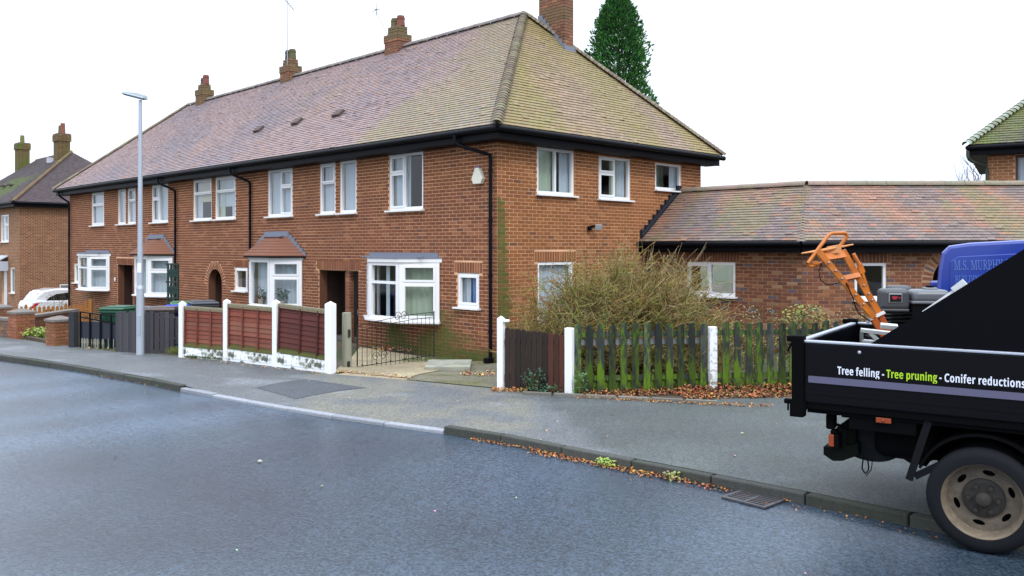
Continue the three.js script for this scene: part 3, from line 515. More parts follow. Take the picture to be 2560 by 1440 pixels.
// generic hipped eaves slope helper for the other buildings
function slope(parent, o, ry, xl, xr, run, rise, tone, opt) { // o: eaves start, ry: turn of the eaves line, run/rise of the slope
  const p = Math.atan2(rise, run), m = new THREE.Matrix4().makeRotationY(ry).setPosition(o).multiply(new THREE.Matrix4().makeRotationX(p - Math.PI / 2));
  return tileSlope(parent, m, Math.hypot(run, rise), xl, xr, tone, opt);
}
// ---------------------------------------------------------------- single storey wing, bent at 45 degrees
{
  const wing = thing('single_storey_building', 'low single storey brick building with a bent red tile roof behind the picket fence', 'building', [0, 0, 0]);
  const A0 = V(3.22, 0, -20.39), A = mt(A0.x, 0, A0.z, TH), LA = 3.93, B = mt(5.99, 0, -17.6), LB = 11;
  const base = [.24, .086, .044], opt = { base, mortar: .58, dark: 1.6, most: 150, moss: (x, y) => .6 * sstep(.5, .7, fbm(x * 2, y * 2, 3) + .2 - y * .5) };
  const mixT = (x, y) => { const n = h2(Math.round(x * 4.4) + 91, Math.round(y * 13.3)); return n < .10 ? [.15, .11, .12] : n > .90 ? [.40, .22, .12] : base; };
  brickWall(wing, A, LA, -.3, 2.35, [{ x0: 1.14, x1: 2.38, y0: 1.2, y1: 1.965, lintel: 1 }], { ...opt, baseAt: mixT });
  brickWall(wing, B, LB, -.3, 2.35, [{ x0: 1.09, x1: 1.74, y0: 1.21, y1: 1.975, lintel: 1 }, { x0: 2.7, x1: 3.7, y0: -.3, y1: 2.1, arch: 1 }], { ...opt, baseAt: mixT, off: 5 });
  win(wing, A.clone().multiply(mt(1.14, 1.21, 0)), 1.24, .75, [{ w: .48, rows: [[1, 1]] }, { w: .52, rows: [[1, 0]] }], [[.82, 1, 0, 1, NET, .25]]);
  win(wing, B.clone().multiply(mt(1.09, 1.22, 0)), .65, .75, [{ w: 1, rows: [[1, 0]] }], []);
  part(wing, 'air_vent', [bx(.2, .11, .02, 1.43, 2.23, .012), ...[0, 1, 2].map(k => bx(.17, .02, .02, 1.43, 2.2 + k * .03, .022, .5))], DARK, B);
  part(wing, 'wall', [bx(.2, 2.6, 3.2, LB - .1, 1.03, -1.9), bx(LB + 1, 2.6, .15, LB / 2 + .4, 1.03, -3.5)], M([.25, .12, .07], { r: .95, map: T.clay }), B);
  part(wing, 'floor', [bx(LB, .1, 3, LB / 2 + .6, 2.3, -1.8), bx(LB, .1, 3, LB / 2 + .6, 0, -1.8)], M([.2, .18, .16]), B);
  part(wing, 'inner_wall', [bx(.1, 2.3, 3, 2.3, 1.15, -1.8), bx(.1, 2.3, 3, 4, 1.15, -1.8), bx(1.5, 2.3, .1, 3.2, 1.15, -2.6)], M([.25, .15, .1]), B);
  const tone = (x, y, r) => { const p = fbm(x * .9 + 40, y * 1.1, 3), k = (r * 9.7) % 1; let c = mix3([.315, .195, .135], [.235, .18, .165], sstep(.38, .66, p)); if (r < .08) c = mix3(c, [.48, .21, .12], .6); else if (r > .93) c = mix3(c, [.16, .13, .14], .6); c = mix3(c, [.46, .2, .13], .3 * sstep(.62, .76, fbm(x * 1.1 + 70, y * 1.3, 3))); c = c.map(v => v * (.84 + .32 * k)); return mix3(c, [.26, .24, .1], .5 * sstep(.56, .7, fbm(x * 1.4, y * .8 + 30, 3))); };
  const run = 1.7, rise = 1.25, ez = .3, eh = 2.41, k = Math.tan(Math.PI / 8);
  const oA = V(0, eh, ez).applyMatrix4(A), oB = V(-ez * k, eh, ez).applyMatrix4(B);
  const aEnd = LA + ez * k, aTop = LA - 1.4 * k;
  slope(wing, oA, TH, [0, 0], [aEnd, aTop], run, rise, tone, { most: 100 });
  slope(wing, oB, 0, [0, (run) * k], [LB + 1, LB + 1], run, rise, (x, y, r) => tone(x + 9, y, r), { most: 150 });
  const top = V(run * k, rise, -run).add(oB), bt = V(LB + .9, rise + eh, ez - run).applyMatrix4(B), at = V(0, eh + rise, ez - run).applyMatrix4(A);
  // rear slopes
  const gr = new THREE.BufferGeometry(), lo = (p, dx, dz) => V(p.x + dx, eh, p.z + dz), a2 = lo(at, 1.2, -1.2), t2 = lo(top, .7, -1.7), b2 = lo(bt, 0, -1.7);
  gr.setFromPoints([at, a2, t2, at, t2, top, top, t2, b2, top, b2, bt]); gr.computeVertexNormals(); part(wing, 'roof', gr, M([.2, .13, .1], { ds: 1, r: .85 }));
  const rt = (t, r) => mix3([.34, .24, .19], [.24, .22, .15], r), rdg = part(wing, 'ridge', [bar(at.clone().add(V(0, -.08, 0)), top.clone().add(V(0, -.08, 0)), .1), bar(top.clone().add(V(0, -.08, 0)), bt.clone().add(V(0, -.08, 0)), .1)], M([.25, .2, .17]));
  const up = V(0, .02, 0);
  runOf(rdg, 'ridge_tile', 'ridge_tiles', HALF, at.clone().add(up), top.clone().add(up), V(0, 1, 0), .43, rt, 60);
  runOf(rdg, 'ridge_tile', 'ridge_tiles', HALF, top.clone().add(up), bt.clone().add(up), V(0, 1, 0), .43, rt, 60);
  const bend = part(wing, 'hip', [bar(oB.clone().add(V(0, -.05, 0)), top.clone().add(V(0, -.05, 0)), .05)], M([.2, .12, .09]));
  runOf(bend, 'hip_tile', 'hip_tiles', new THREE.CylinderGeometry(.15, .2, .16, 9, 1, true, -.75, 1.5).translate(0, 0, -.145), oB, top, V(-.25, .8, .6), .1, (t, r) => tone(3, t * 2, r), 40, .12);
  const fA = V(0, 2.3, ez - .01).applyMatrix4(A), fB = V(-ez * k, 2.3, ez - .01).applyMatrix4(B), fC = V(LB + 1, 2.3, ez - .01).applyMatrix4(B);
  part(wing, 'fascia', [bar(fA, fB, .17, .03).rotateX(0), bx(LB + 1, .2, .03, LB / 2 + .4, 2.29, ez - .01).applyMatrix4(B), bx(LA + .1, .2, .028, LA / 2 + .06, 2.291, ez - .012).applyMatrix4(A), bx(LB + 1, .02, .3, LB / 2 + .45, 2.2, .15).applyMatrix4(B), bx(LA + .05, .018, .3, LA / 2, 2.202, .152).applyMatrix4(A)], DARK);
  part(wing, 'gutter', [rod(V(0, 2.37, ez + .05).applyMatrix4(A), V(aEnd + .02, 2.37, ez + .05).applyMatrix4(A), .055), rod(V(-.13, 2.37, ez + .05).applyMatrix4(B), V(LB + 1, 2.37, ez + .05).applyMatrix4(B), .055)], BLACK);
  // stepped lead where the roof meets the end wall of the terrace
  const dl = part(wing, 'flashing', [bar(V(.03, eh + .16, ez - .05).applyMatrix4(A), V(.03, eh + rise + .15, ez - run).applyMatrix4(A), .06, .06), ...[0, 1, 2, 3, 4, 5, 6, 7, 8, 9].map(q => bx(.05, .2, .2, .028, eh + .14 + (rise) * (q + .5) / 10, ez - .05 - (run - .05) * (q + .5) / 10).applyMatrix4(A))], M([.016, .018, .026], { r: .7, spec: .4 }));
}
// ---------------------------------------------------------------- house at the far left and house at the far right
function farHouse(name, label, pos, ry, LF, D, base, tone, o) {
  const h = thing(name, label, 'house', pos, ry), eh = o.eh, rise = o.rise, ov = .4, rt = (D + 2 * ov) / 2, rx = o.rx;
  const F = o.left ? mt(0, 0, 0) : mt(-LF, 0, 0), S = mt(0, 0, 0, Math.PI / 2), x0 = o.left ? 0 : -LF, x1 = o.left ? LF : 0;
  brickWall(h, F, LF, o.y0, eh - .12, o.front.map(w => w.o), { base, most: o.most ?? 60, mortar: .85 });
  o.front.forEach(w => w.cols && win(h, F.clone().multiply(mt(w.o.x0, w.o.y0 + .01, 0)), w.o.x1 - w.o.x0, w.o.y1 - w.o.y0 - .02, w.cols, w.cur ?? ND, w.opt ?? {}));
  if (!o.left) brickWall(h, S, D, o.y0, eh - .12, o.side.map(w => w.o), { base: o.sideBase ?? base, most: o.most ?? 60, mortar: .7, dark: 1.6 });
  if (!o.left) o.side.forEach(w => win(h, S.clone().multiply(mt(w.o.x0, w.o.y0 + .01, 0)), w.o.x1 - w.o.x0, w.o.y1 - w.o.y0 - .02, w.cols, ND));
  part(h, 'wall', [bx(LF - .4, eh - o.y0 - .2, .15, (x0 + x1) / 2, (eh + o.y0) / 2, -D + .1), bx(.15, eh - o.y0 - .2, D - .5, o.left ? .1 : -LF + .1, (eh + o.y0) / 2, -D / 2), bx(LF - .6, .1, D - .6, (x0 + x1) / 2, eh - .2, -D / 2), ...(o.left ? [bx(.15, eh - o.y0 - .2, D - .5, LF - .1, (eh + o.y0) / 2, -D / 2)] : [])], M(base.map(v => v * .9), { r: .95, map: T.clay }));
  const L = LF + 2 * ov;
  slope(h, V(x0 - ov, eh, ov), 0, o.left ? [0, rx] : [0, 3], o.left ? [L, L - 3] : [L, L - rx], rt, rise, tone, { most: 80 });
  if (!o.left) slope(h, V(ov, eh, ov), Math.PI / 2, [0, rt], [D + 2 * ov, rt], rx, rise, (x, y, r) => tone(x + 50, y, r), { most: 80 });
  const rA = V(o.left ? x0 - ov + rx : x1 + ov - rx, eh + rise, ov - rt), rB = V(o.left ? x1 + ov - 3 : x0 - ov + 3, eh + rise, ov - rt), c1 = V(o.left ? x0 - ov : ov, eh + .03, ov), e0 = x0 - ov, e1 = x1 + ov, gb = new THREE.BufferGeometry(), P = (x, y, z) => V(x, y, z);
  gb.setFromPoints([P(e1, eh, -D - ov), P(e0, eh, -D - ov), o.left ? rA : rB, P(e1, eh, -D - ov), o.left ? rA : rB, o.left ? rB : rA, P(o.left ? e0 : e0, eh, -D - ov), P(e0, eh, ov), o.left ? rA : rB, ...(o.left ? [P(e1, eh, ov), P(e1, eh, -D - ov), rB] : [])]); gb.computeVertexNormals();
  part(h, 'roof', gb, M([.1, .08, .07], { ds: 1, r: .85 }));
  const hip = part(h, 'hip', [bar(c1.clone().add(V(0, -.06, 0)), rA.clone().add(V(0, -.03, 0)), .06)], M([.08, .06, .04]));
  runOf(hip, 'hip_tile', 'hip_tiles', BONNET, c1, rA.clone().add(V(0, .03, 0)), V(o.left ? -.6 : .6, 1, .6), .13, o.hipTone, 60, .2);
  part(h, 'ridge', [rod(rA, rB, .09, .09, 8)], M([.12, .1, .08], { r: .9, map: T.clay }));
  part(h, 'fascia', [bx(L, .19, .025, (x0 + x1) / 2, eh - .14, ov - .05), bx(.025, .19, D + 2 * ov - .1, o.left ? x0 - ov + .05 : ov - .05, eh - .14, -D / 2), bx(L, .02, .38, (x0 + x1) / 2, eh - .22, .19), bx(.38, .02, D, o.left ? x0 - .2 : .19, eh - .22, -D / 2)], BLACK);
  part(h, 'gutter', [rod(V(x0 - ov, eh - .05, ov + .03), V(x1 + ov, eh - .05, ov + .03), .06), rod(V(o.left ? x0 - ov : ov + .03, eh - .05, ov + .03), V(o.left ? x0 - ov : ov + .03, eh - .05, -D - ov), .06)], BLACK);
  return { h, rt, ov };
}
const chimneyOn = (h, x, z, w, d, y0, y1, pots, green) => {
  const c = part(h, 'chimney', [bx(w - .03, y1 - y0, d - .03, x, (y0 + y1) / 2, z), bx(w + .08, .08, d + .08, x, y1 + .04, z)], M([.17, .11, .08], { r: .95, map: T.clay, s: 2 })), it = [];
  for (let y = y0, k = 0; y < y1 - .02; y += .075, k++) { const b = y > y1 - .4 ? .05 : 0; for (const s of [-1, 1]) for (const [len, alongX] of [[w + 2 * b, 1], [d + 2 * b, 0]]) { const n = Math.round(len / .2); for (let j = 0; j < n; j++) { const m = (j + .5) * len / n - len / 2; it.push({ m: new THREE.Matrix4().compose(alongX ? V(x + m, y + .037, z + s * (d / 2 + b)) : V(x + s * (w / 2 + b), y + .037, z + m), new THREE.Quaternion(), alongX ? V(len / n - .01, .065, .04) : V(.04, .065, len / n - .01)), c: mix3(brickTone([.22, .095, .06], x, y), [.14, .16, .03], clamp(green * 1.4 * fbm(y * 2 + m * 3, x + z + s, 3))) }); } } }
  pieces(c, 'brick', 'bricks', UNIT, it, BRICKM, 0);
  for (const [px, ph, col] of pots) part(c, 'chimney_pot', [new THREE.CylinderGeometry(.12, .14, ph, 12).translate(x + px, y1 + .08 + ph / 2, z)], M(col, { r: .9, map: T.clay }));
  return c;
};
{
  const tone = (x, y, r) => { let c = mix3([.075, .06, .058], [.10, .062, .07], fbm(x * .4, y * .4 + 9, 3)); c = c.map(v => v * (.75 + .5 * ((r * 7.7) % 1))); return mix3(c, [.10, .14, .02], (x < 45 ? .85 : .35) * sstep(.5, .66, fbm(x * .22 + y * .30 + 4, y * .35 - x * .1, 4))); };
  const cols = [{ w: .55, rows: O1 }, { w: .45, rows: TOP }], W = (x0, x1, y0, y1, c) => ({ o: { x0, x1, y0, y1 }, cols: c ?? cols });
  const LF = 13, x = s => LF - s;
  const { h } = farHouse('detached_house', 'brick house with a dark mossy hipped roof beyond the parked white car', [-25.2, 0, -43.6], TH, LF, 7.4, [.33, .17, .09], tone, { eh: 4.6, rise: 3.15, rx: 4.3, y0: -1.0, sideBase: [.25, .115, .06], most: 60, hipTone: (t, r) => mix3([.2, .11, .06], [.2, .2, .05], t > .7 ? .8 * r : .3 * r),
    front: [W(x(3.4), x(1.95), 2.57, 4.04), W(x(1.6), x(.85), -.1, 1.24, [{ w: 1, rows: O1 }]), W(x(7), x(5.5), 2.57, 4.04), { o: { x0: x(3.25), x1: x(2.25), y0: -1, y1: 1.05 } }], side: [W(1.9, 3.1, -.4, .35, [{ w: 1, rows: O1 }])] });
  const d = part(h, 'door', [bx(.94, 2.0, .06, -2.75, .02, -.12), bx(.6, .9, .02, -2.75, .45, -.08)], WHITE); part(d, 'handle', [bx(.03, .14, .04, -2.36, 0, -.06)], STEEL);
  part(h, 'canopy', [bx(1.5, .06, .75, -2.75, 1.66, .34, .5), bx(.06, .5, .6, -2.05, 1.3, .3), bx(1.5, .3, .05, -2.75, 1.35, .62)], M([.5, .54, .62], { r: .6 }));
  chimneyOn(h, -4.25, -3.3, .84, .6, 6.4, 8.72, [[-.2, .5, [.15, .16, .07]], [.16, .6, [.28, .1, .07]]], .55);
  chimneyOn(h, -11.9, -3.3, .84, .6, 7.0, 8.85, [[0, .5, [.2, .2, .06]]], 1.2);
  part(h, 'flashing', [bx(.9, .05, .12, -4.2, 6.75, -2.86), bx(.05, .3, .5, -4.75, 7.3, -2.9)], M([.55, .58, .66], { r: .6 }));
  for (const s of [5.6, 7.0]) part(h, 'roof_vent', [rbx(.36, .12, .3, .03, -s, 5.85, -1.0)], M([.08, .07, .06]));
}
{
  const tone = (x, y, r) => { let c = mix3([.11, .085, .075], [.09, .085, .085], fbm(x * .6, y * .6 + 2, 3)); c = c.map(v => v * (.75 + .5 * ((r * 7.7) % 1))); return mix3(c, [.15, .17, .04], .9 * sstep(.35, .55, fbm(x * .5 + 7, y * .6, 4) + (1.2 - x) * .12)); };
  const { h } = farHouse('detached_house', 'brick house with green mossy roof and brown framed window behind the low building', [11.71, 0, -21.0], -.54, 8, 6, [.36, .165, .07], tone, { left: 1, eh: 4.78, rise: 2.9, rx: 3.2, y0: -.3, most: 60, hipTone: (t, r) => mix3([.2, .22, .12], [.32, .36, .28], r),
    front: [{ o: { x0: .6, x1: 2.1, y0: 3.80, y1: 4.54 }, cols: [{ w: 1, rows: O1 }, { w: 1, rows: O1 }], cur: ND, opt: { mat: M([.045, .02, .018], { r: .5 }) } }] });
  part(h, 'downpipe', [tube([V(-.4, 4.66, .42), V(-.4, 4.5, .42), V(-.35, 4.42, .3), V(-.02, 4.3, .02), V(.0, 4.2, .05), V(0, 0, .05)], .04, 8, 40, false, .1)], M([.04, .05, .04]));
}
// ---------------------------------------------------------------- wall fittings and aerials
const onFront = (s, y, out) => { const [x, z] = w2(s, -out); return [x, y, z]; };
{
  const a = thing('alarm_box', 'cream burglar alarm box high on the front wall near the corner downpipe', 'alarm', onFront(.51, 3.58, .0), TH);
  part(a, 'cover', [extr([[-.1, 0], [.1, 0], [.15, .09], [.05, .3], [-.05, .3], [-.15, .09]], .07, { bevel: .012 }).translate(0, .01, .012)], M([.72, .70, .58], { r: .5 })); part(a, 'strobe', [rbx(.1, .035, .07, .012, 0, .335, .045)], M([.12, .10, .32], { r: .3 }));
  const [lx, lz] = w2(0, 2.9), f = thing('floodlight', 'small grey floodlight on the end wall above the bare shrub', 'light', [lx + .02, 2.72, lz + .02], TH);
  part(f, 'lamp_head', [rbx(.05, .13, .2, .015, .16, .06, 0).rotateZ(-.25)], M([.3, .32, .33], { r: .5 })); part(f, 'bracket', [rbx(.14, .05, .05, .01, .06, .04, .02), rbx(.05, .1, .1, .01, .02, 0, .12)], DARK);
  const aer = (label, [x, y, z], pts, els) => { const t = thing('aerial', label, 'aerial', [x, y, z], TH); part(t, 'mast', pts.map(([p, q]) => rod(V(...p), V(...q), .016, .012, 6)), STEEL); els.forEach(e => part(t, 'element', e, STEEL)); };
  const top = (s, y, t) => { const [x, z] = w2(s, t); return [x, y, z]; };
  aer('tall upright television aerial mast beside the middle roof chimney', top(13.9, 8.4, RT - .2), [[[0, 0, 0], [0, 2.35, 0]]], [[rod(V(-.16, 2.1, -.35), V(.1, 2.45, .3), .014)], [0, 1, 2, 3, 4, 5].map(k => rod(V(-.18 + k * .05, 2.12 + k * .05, -.3 + k * .1), V(.06 + k * .04, 2.05 + k * .05, -.36 + k * .1), .009, .009, 4))]);
  aer('crooked thin aerial leaning out from the chimney nearest the hip', top(8.35, 8.25, RT), [[[0, 0, 0], [-.05, .3, 0]], [[-.05, .3, 0], [-.55, 1.15, .1]]], [[rod(V(-.75, 1.28, 0), V(-.38, 1.18, .2), .014), rod(V(-.55, 1.38, .1), V(-.55, 1.02, .1), .012), rod(V(-.75, 1.18, .1), V(-.35, 1.2, .1), .01), rod(V(-.66, 1.28, -.1), V(-.46, 1.14, .3), .01)]]);
}
// ---------------------------------------------------------------- street lamp
{
  const l = thing('street_lamp', 'grey steel street lamp with flat tilted head at the pavement back edge', 'street lamp', [-7.63, .1, -17.49]);
  part(l, 'column', [rod(V(0, 0, 0), V(0, 1.35, 0), .078, .076, 16), rod(V(0, 1.35, 0), V(0, 1.42, 0), .076, .056, 16), rod(V(0, 1.42, 0), V(0, 5.22, 0), .056, .034, 16)], M([.42, .46, .52], { r: .5, m: .35, bump: T.clay, b: .001 }));
  part(l, 'lantern', [rbx(.46, .035, .2, .016, -.19, 5.27, 0).rotateZ(0), extr([[-.42, 0], [.05, 0], [.03, .045], [-.1, .055], [-.4, .012]], .15, { bevel: .012 }).translate(0, 5.28, -.075)].map(g => g.translate(.05, -5.22, 0).rotateZ(-.25).translate(-.0, 5.22, 0)), M([.42, .48, .52], { r: .4 }));
  part(l, 'diffuser', [rbx(.4, .012, .16, .005, -.15, .025, 0).rotateZ(-.25).translate(0, 5.22, 0)], M([.1, .14, .17], { r: .3 }));
  part(l, 'sticker', [new THREE.CylinderGeometry(.059, .059, .2, 12, 1, true, -1.2, 1.9).translate(0, 1.78, 0)], WHITE); part(l, 'door', [rbx(.08, .42, .02, .008, 0, .6, .072)], M([.36, .40, .46], { r: .5, m: .3 }));
}
// ---------------------------------------------------------------- fences
const CPOST = (h, w = .1) => G(rbx(w, h, w, .008, 0, h / 2, 0), new THREE.ConeGeometry(w * .68, .05, 4).rotateY(Math.PI / 4).translate(0, h + .022, 0));
const PAINT = M([.80, .81, .82], { r: .75, bump: T.clay, bs: 3, b: .0015 });
const stained = (() => { const t = tex(256, (u, v) => { const n = fbm(u * 8, v * 8, 5, 8), k = fbm(u * 26, v * 26, 3, 26); return mix3(mix3([.92, .93, .94], [.62, .64, .58], sstep(.5, .7, n)), [.2, .2, .17], sstep(.62, .7, n) * .6 + .25 * sstep(.62, .75, k)); }, true); const m = M([1, 1, 1], { r: .9, bump: T.clay, bs: 3, b: .004 }); m.map = t; return m; })();
{
  const f = thing('panel_fence', 'reddish brown lap panel fence between white concrete posts along the pavement', 'fence');
  const P = [[-6.59, -17.04, 1.09], [-5.54, -16.56, 1.16], [-4.35, -15.72, 1.2], [-3.17, -14.88, 1.22]];
  P.forEach(([x, z, h], i) => part(f, 'post', CPOST(h, i === 3 ? .145 : .11), PAINT, mt(x, .09, z, -.55)));
  const red = [[.25, .062, .036], [.24, .058, .034], [.105, .018, .014]];
  for (let i = 0; i < 3; i++) {
    const [x0, z0] = P[i], [x1, z1] = P[i + 1], L = Math.hypot(x1 - x0, z1 - z0) - .12, a = Math.atan2(-(z1 - z0), x1 - x0), mm = mt((x0 + x1) / 2, .09, (z0 + z1) / 2, a), drop = i === 2 ? -.06 : -.02, b = [.2, .22, .24][i], top = [.98, 1.06, 1.1][i];
    part(f, 'gravel_board', [rbx(L + .02, b + .02, .05, .006, 0, b / 2, 0), bx(L - .2, b * .45, .012, 0, b * .5, .028)], stained, mm);
    const tilt = new THREE.Matrix4().makeRotationZ(drop / L), pm = mm.clone().multiply(new THREE.Matrix4().makeTranslation(0, b + .01, 0)).multiply(tilt), pan = new THREE.Group(); pan.name = 'panel'; pan.applyMatrix4(pm); f.add(pan);
    const H = top - b - .03, n = 9;
    for (let k = 0; k < n; k++) { const c = mix3((f => red[i].map(v => v * f))(rr(.8, 1.25)), [.34, .18, .11], i < 2 && k > 0 && k < 6 ? rr(.05, .4) : rr(0, .06)); if (k === 0) c.splice(0, 3, ...mix3(c, [.10, .11, .02], .75));
      const m0 = M(c, { r: .85, map: T.wood, s: 1.2, s2: 6 }); part(pan, 'slat', UNIT, m0, new THREE.Matrix4().compose(V(0, .05 + k * H / n + .03, rr(-.004, .004)), new THREE.Quaternion().setFromEuler(new THREE.Euler(-.16, 0, rr(-.006, .006))), V(L, H / n + .035, .009))); }
    const wood = M(red[i].map(v => v * .85), { r: .85, map: T.wood, s: 1, s2: 6 });
    for (const x of i === 2 ? [-L / 2 + .02, -.06, .3 * L, L / 2 - .02] : [-L / 2 + .02, -L * .17, L * .17, L / 2 - .02]) part(pan, 'batten', [bx(.035, H, .02, x, H / 2 + .02, .026)], wood);
    part(pan, 'cap', [bx(L + .02, .035, .06, 0, H + .05, .005)], M([.30, .27, .17], { r: .9, map: T.wood, s: 3 }));
    part(pan, 'cap', [bx(L, .05, .025, 0, H + .015, .022)], M([.26, .20, .12], { r: .9, map: T.wood, s: 3 }));
    part(pan, 'base_rail', [bx(L, .05, .025, 0, .03, .022)], M([.13, .14, .03], { r: .9, map: T.wood, s: 3 }));
  }
  const g = thing('gate_post', 'weathered round timber post beside the white corner fence post', 'post', [-3.03, .05, -15.62]);
  part(g, 'post', [new THREE.CylinderGeometry(.083, .09, 1.05, 18).translate(0, .525, 0)], M([.40, .40, .30], { r: .95, map: T.wood, s: 5, s2: .7, bump: T.wood, bs: 5, b: .006 })); part(g, 'latch', [rbx(.04, .14, .07, .01, .06, .68, .065), rbx(.05, .1, .06, .01, .05, .12, .07)], M([.03, .028, .025], { r: .6, m: .4 }));
  // open wrought iron gate
  const gx0 = -2.86, gz0 = -15.75, gx1 = -1.6, gz1 = -17.45, GL = Math.hypot(gx1 - gx0, gz1 - gz0), ga = Math.atan2(-(gz1 - gz0), gx1 - gx0), gate = thing('iron_gate', 'open black wrought iron gate with scrolls standing before the right bay', 'gate', [gx0, .03, gz0], ga);
  const IRON = M([.022, .016, .014], { r: .6, m: .3 }), r = .011, arc = t => .86 - .10 * Math.sin(t * Math.PI) * 0 - .14 * Math.pow(1 - t, 2) * (t < .55 ? .9 : .6);
  part(gate, 'frame', [rod(V(0, 0, 0), V(0, .74, 0), .012), rod(V(GL, 0, 0), V(GL, .96, 0), .012), rod(V(0, .06, 0), V(GL, .06, 0), .008), tube([0, .25, .5, .75, 1].map(t => V(t * GL, arc(t) - .02, 0)), .007, 6), tube([0, .25, .5, .75, 1].map(t => V(t * GL, arc(t) + .08, 0)), .007, 6)], IRON);
  for (let k = 1; k < 17; k++) { const t = k / 17; part(gate, 'bar', [rod(V(t * GL, .0, 0), V(t * GL, arc(t) + (k % 2 ? .08 : -.02), 0), .0055, .0055, 6), ...(k % 3 === 1 ? [new THREE.SphereGeometry(.016, 8, 6).translate(t * GL, .08, 0)] : [])], IRON); }
  for (const [t, y] of [[.22, .2], [.32, .2], [.62, .2], [.72, .2], [.5, .92], [.58, .92]]) { const pts = []; for (let a = 0; a < 22; a++) { const q = a * .42, R2 = .10 * (1 - a / 26); pts.push(V(t * GL + Math.cos(q) * R2, y + Math.sin(q) * R2, .004)); } part(gate, 'scroll', [tube(pts, .006, 5, 66)], IRON); }
}
{ // brown boarded panel between white posts, then the mossy picket fence
  const f = thing('board_fence', 'dark brown vertical board panel between two white posts beside the driveway', 'fence'), a = V(-.17, .06, -13.24), b = V(.86, .06, -12.77), L = a.distanceTo(b), an = Math.atan2(-(b.z - a.z), b.x - a.x);
  part(f, 'post', G(CPOST(1.13, .1), rbx(.09, .04, .07, .01, .09, 1.1, 0)), PAINT, mt(a.x, a.y, a.z, an)); part(f, 'post', G(rbx(.12, 1.03, .11, .01, 0, .515, 0)), PAINT, mt(b.x, b.y, b.z, an));
  const n = 11, w = (L - .14) / n; for (let k = 0; k < n; k++) { const rd = k > 7, c = rd ? [.085, .024, .012] : [.028, .015, .010], h = mix(1.0, .93, k / n) + rr(-.01, .01), z = k % 2 ? .006 : 0; part(f, 'board', [extr([[-w / 2 + .004, 0], [w / 2 - .004 - rr(0, .006), 0], [w / 2 - .005, h - .02], [w / 4, h], [-w / 4, h], [-w / 2 + .005, h - .02]], .018)], M((f => c.map(v => v * f))(rr(.7, 1.35)), { r: .85, map: T.wood, s: 6, s2: .8, bump: T.wood, bs: 6, b: .004 }), mt(mix(a.x, b.x, (.07 + (k + .5) * w) / L), .05, mix(a.z, b.z, (.07 + (k + .5) * w) / L) + z, an)); }
  for (const y of [.25, .8]) part(f, 'rail', [bx(L - .12, .07, .035, L / 2, y, -.03)], M([.03, .02, .015], { r: .9, map: T.wood }), mt(a.x, .05, a.z, an));
  const p = thing('picket_fence', 'moss covered dark picket fence with a peeling white post and leaves below', 'fence');
  const line = [[.9, -12.8], [3.0, -13.1], [9.2, -13.75]], at = x => [x, lerpLine(line, x)];
  const mossT = tex(256, (u, v) => { const n = .6 * fbm(u * 12, v * 4, 5) + .4 * fbm(u * 40, v * 16, 3), g = sstep(.40, .68, n + .40 * Math.max(0, .45 - v) - .02), g2 = sstep(.58, .70, fbm(u * 9 + 7, v * 5, 4)); return mix3(mix3([.19, .21, .20], [.35, .48, .055], g * .95), [.48, .50, .42], g2 * .3); }, true);
  const mossM = [0, 1, 2, 3, 4, 5].map(i => { const m = M((f => [f, f, f])(rr(.8, 1.2)), { r: .95, bump: T.wood, bs: 4, b: .005 }); m.map = rep(mossT, 1.3, .8); m.map.offset.set(i * .17, 0); return m; });
  const dark = [0, 1, 2].map(i => { const m = M((f => [f, f, f])(rr(.36, .6)), { r: .95, bump: T.wood, bs: 4, b: .005 }); m.map = rep(mossT, 1.3, .8); m.map.offset.set(i * .31, .0); return m; });
  let k = 0; for (let x = .98; x < 9; x += .178, k++) { if (Math.abs(x - 3.08) < .1) continue; const [px, pz] = at(x), w = rr(.098, .112), h = 1.04 + rr(-.015, .02), g = G(extr([[-w / 2, 0], [w / 2, 0], [w / 2 - rr(0, .008), h - .02], [w / 2 - .02, h], [-w / 2 + .02, h - rr(0, .015)], [-w / 2 + rr(0, .006), h - .025]], .02)); const q = new THREE.Matrix4().makeRotationZ(rr(-.012, .012)); part(p, 'picket', g.translate(k * .37, 0, 0), (x < 2.7 && k % 2) || h2(k, 3) < .25 ? dark[k % 3] : mossM[k % 6], mt(px, .1, pz, .11).multiply(q).multiply(new THREE.Matrix4().makeTranslation(-k * .37, 0, 0))); }
  for (const y of [.32, .98]) part(p, 'rail', [bar(V(.9, y, -12.84), V(3.0, y, -13.14), .08, .03), bar(V(3.0, y, -13.14), V(9.2, y, -13.8), .08, .03)], mossM[0]);
  part(p, 'rail', [bar(V(.95, .86, -12.87), V(3, .86, -13.17), .09, .02)], M([.26, .27, .25], { r: .9, map: T.wood }));
  part(p, 'rail', [bar(V(.95, .2, -12.86), V(3, .2, -13.16), .12, .02), bar(V(3.0, .2, -13.14), V(9.2, .2, -13.8), .1, .02)], mossM[2]);
  const pp = at(3.08); part(p, 'post', G(rbx(.12, .98, .11, .01, 0, .49, 0)), stained, mt(pp[0], .1, pp[1] + .02, .1)); part(p, 'post', G(rbx(.11, 1.0, .1, .01, 0, .5, 0)), stained, mt(5.6, .1, -13.42, .1));
  const edge = new THREE.Group(); edge.name = 'edging'; edge.userData.kind = 'structure'; scene.add(edge);
  for (let x = .15, q = 0; x < 2.5; x += .46, q++) { const z0 = mix(-12.72, -12.05, (x - .15) / 2.4), z1 = mix(-12.72, -12.05, (x + .45 - .15) / 2.4); part(edge, 'edging_stone', [rbx(.44, .12, .06, .01)], M((f => [.22 * f, .21 * f, .18 * f])(rr(.7, 1.15)), { r: .95, map: T.clay, s: 3 }), mt(x + .22, .09, (z0 + z1) / 2, Math.atan2(-(z1 - z0), .45))); }
}

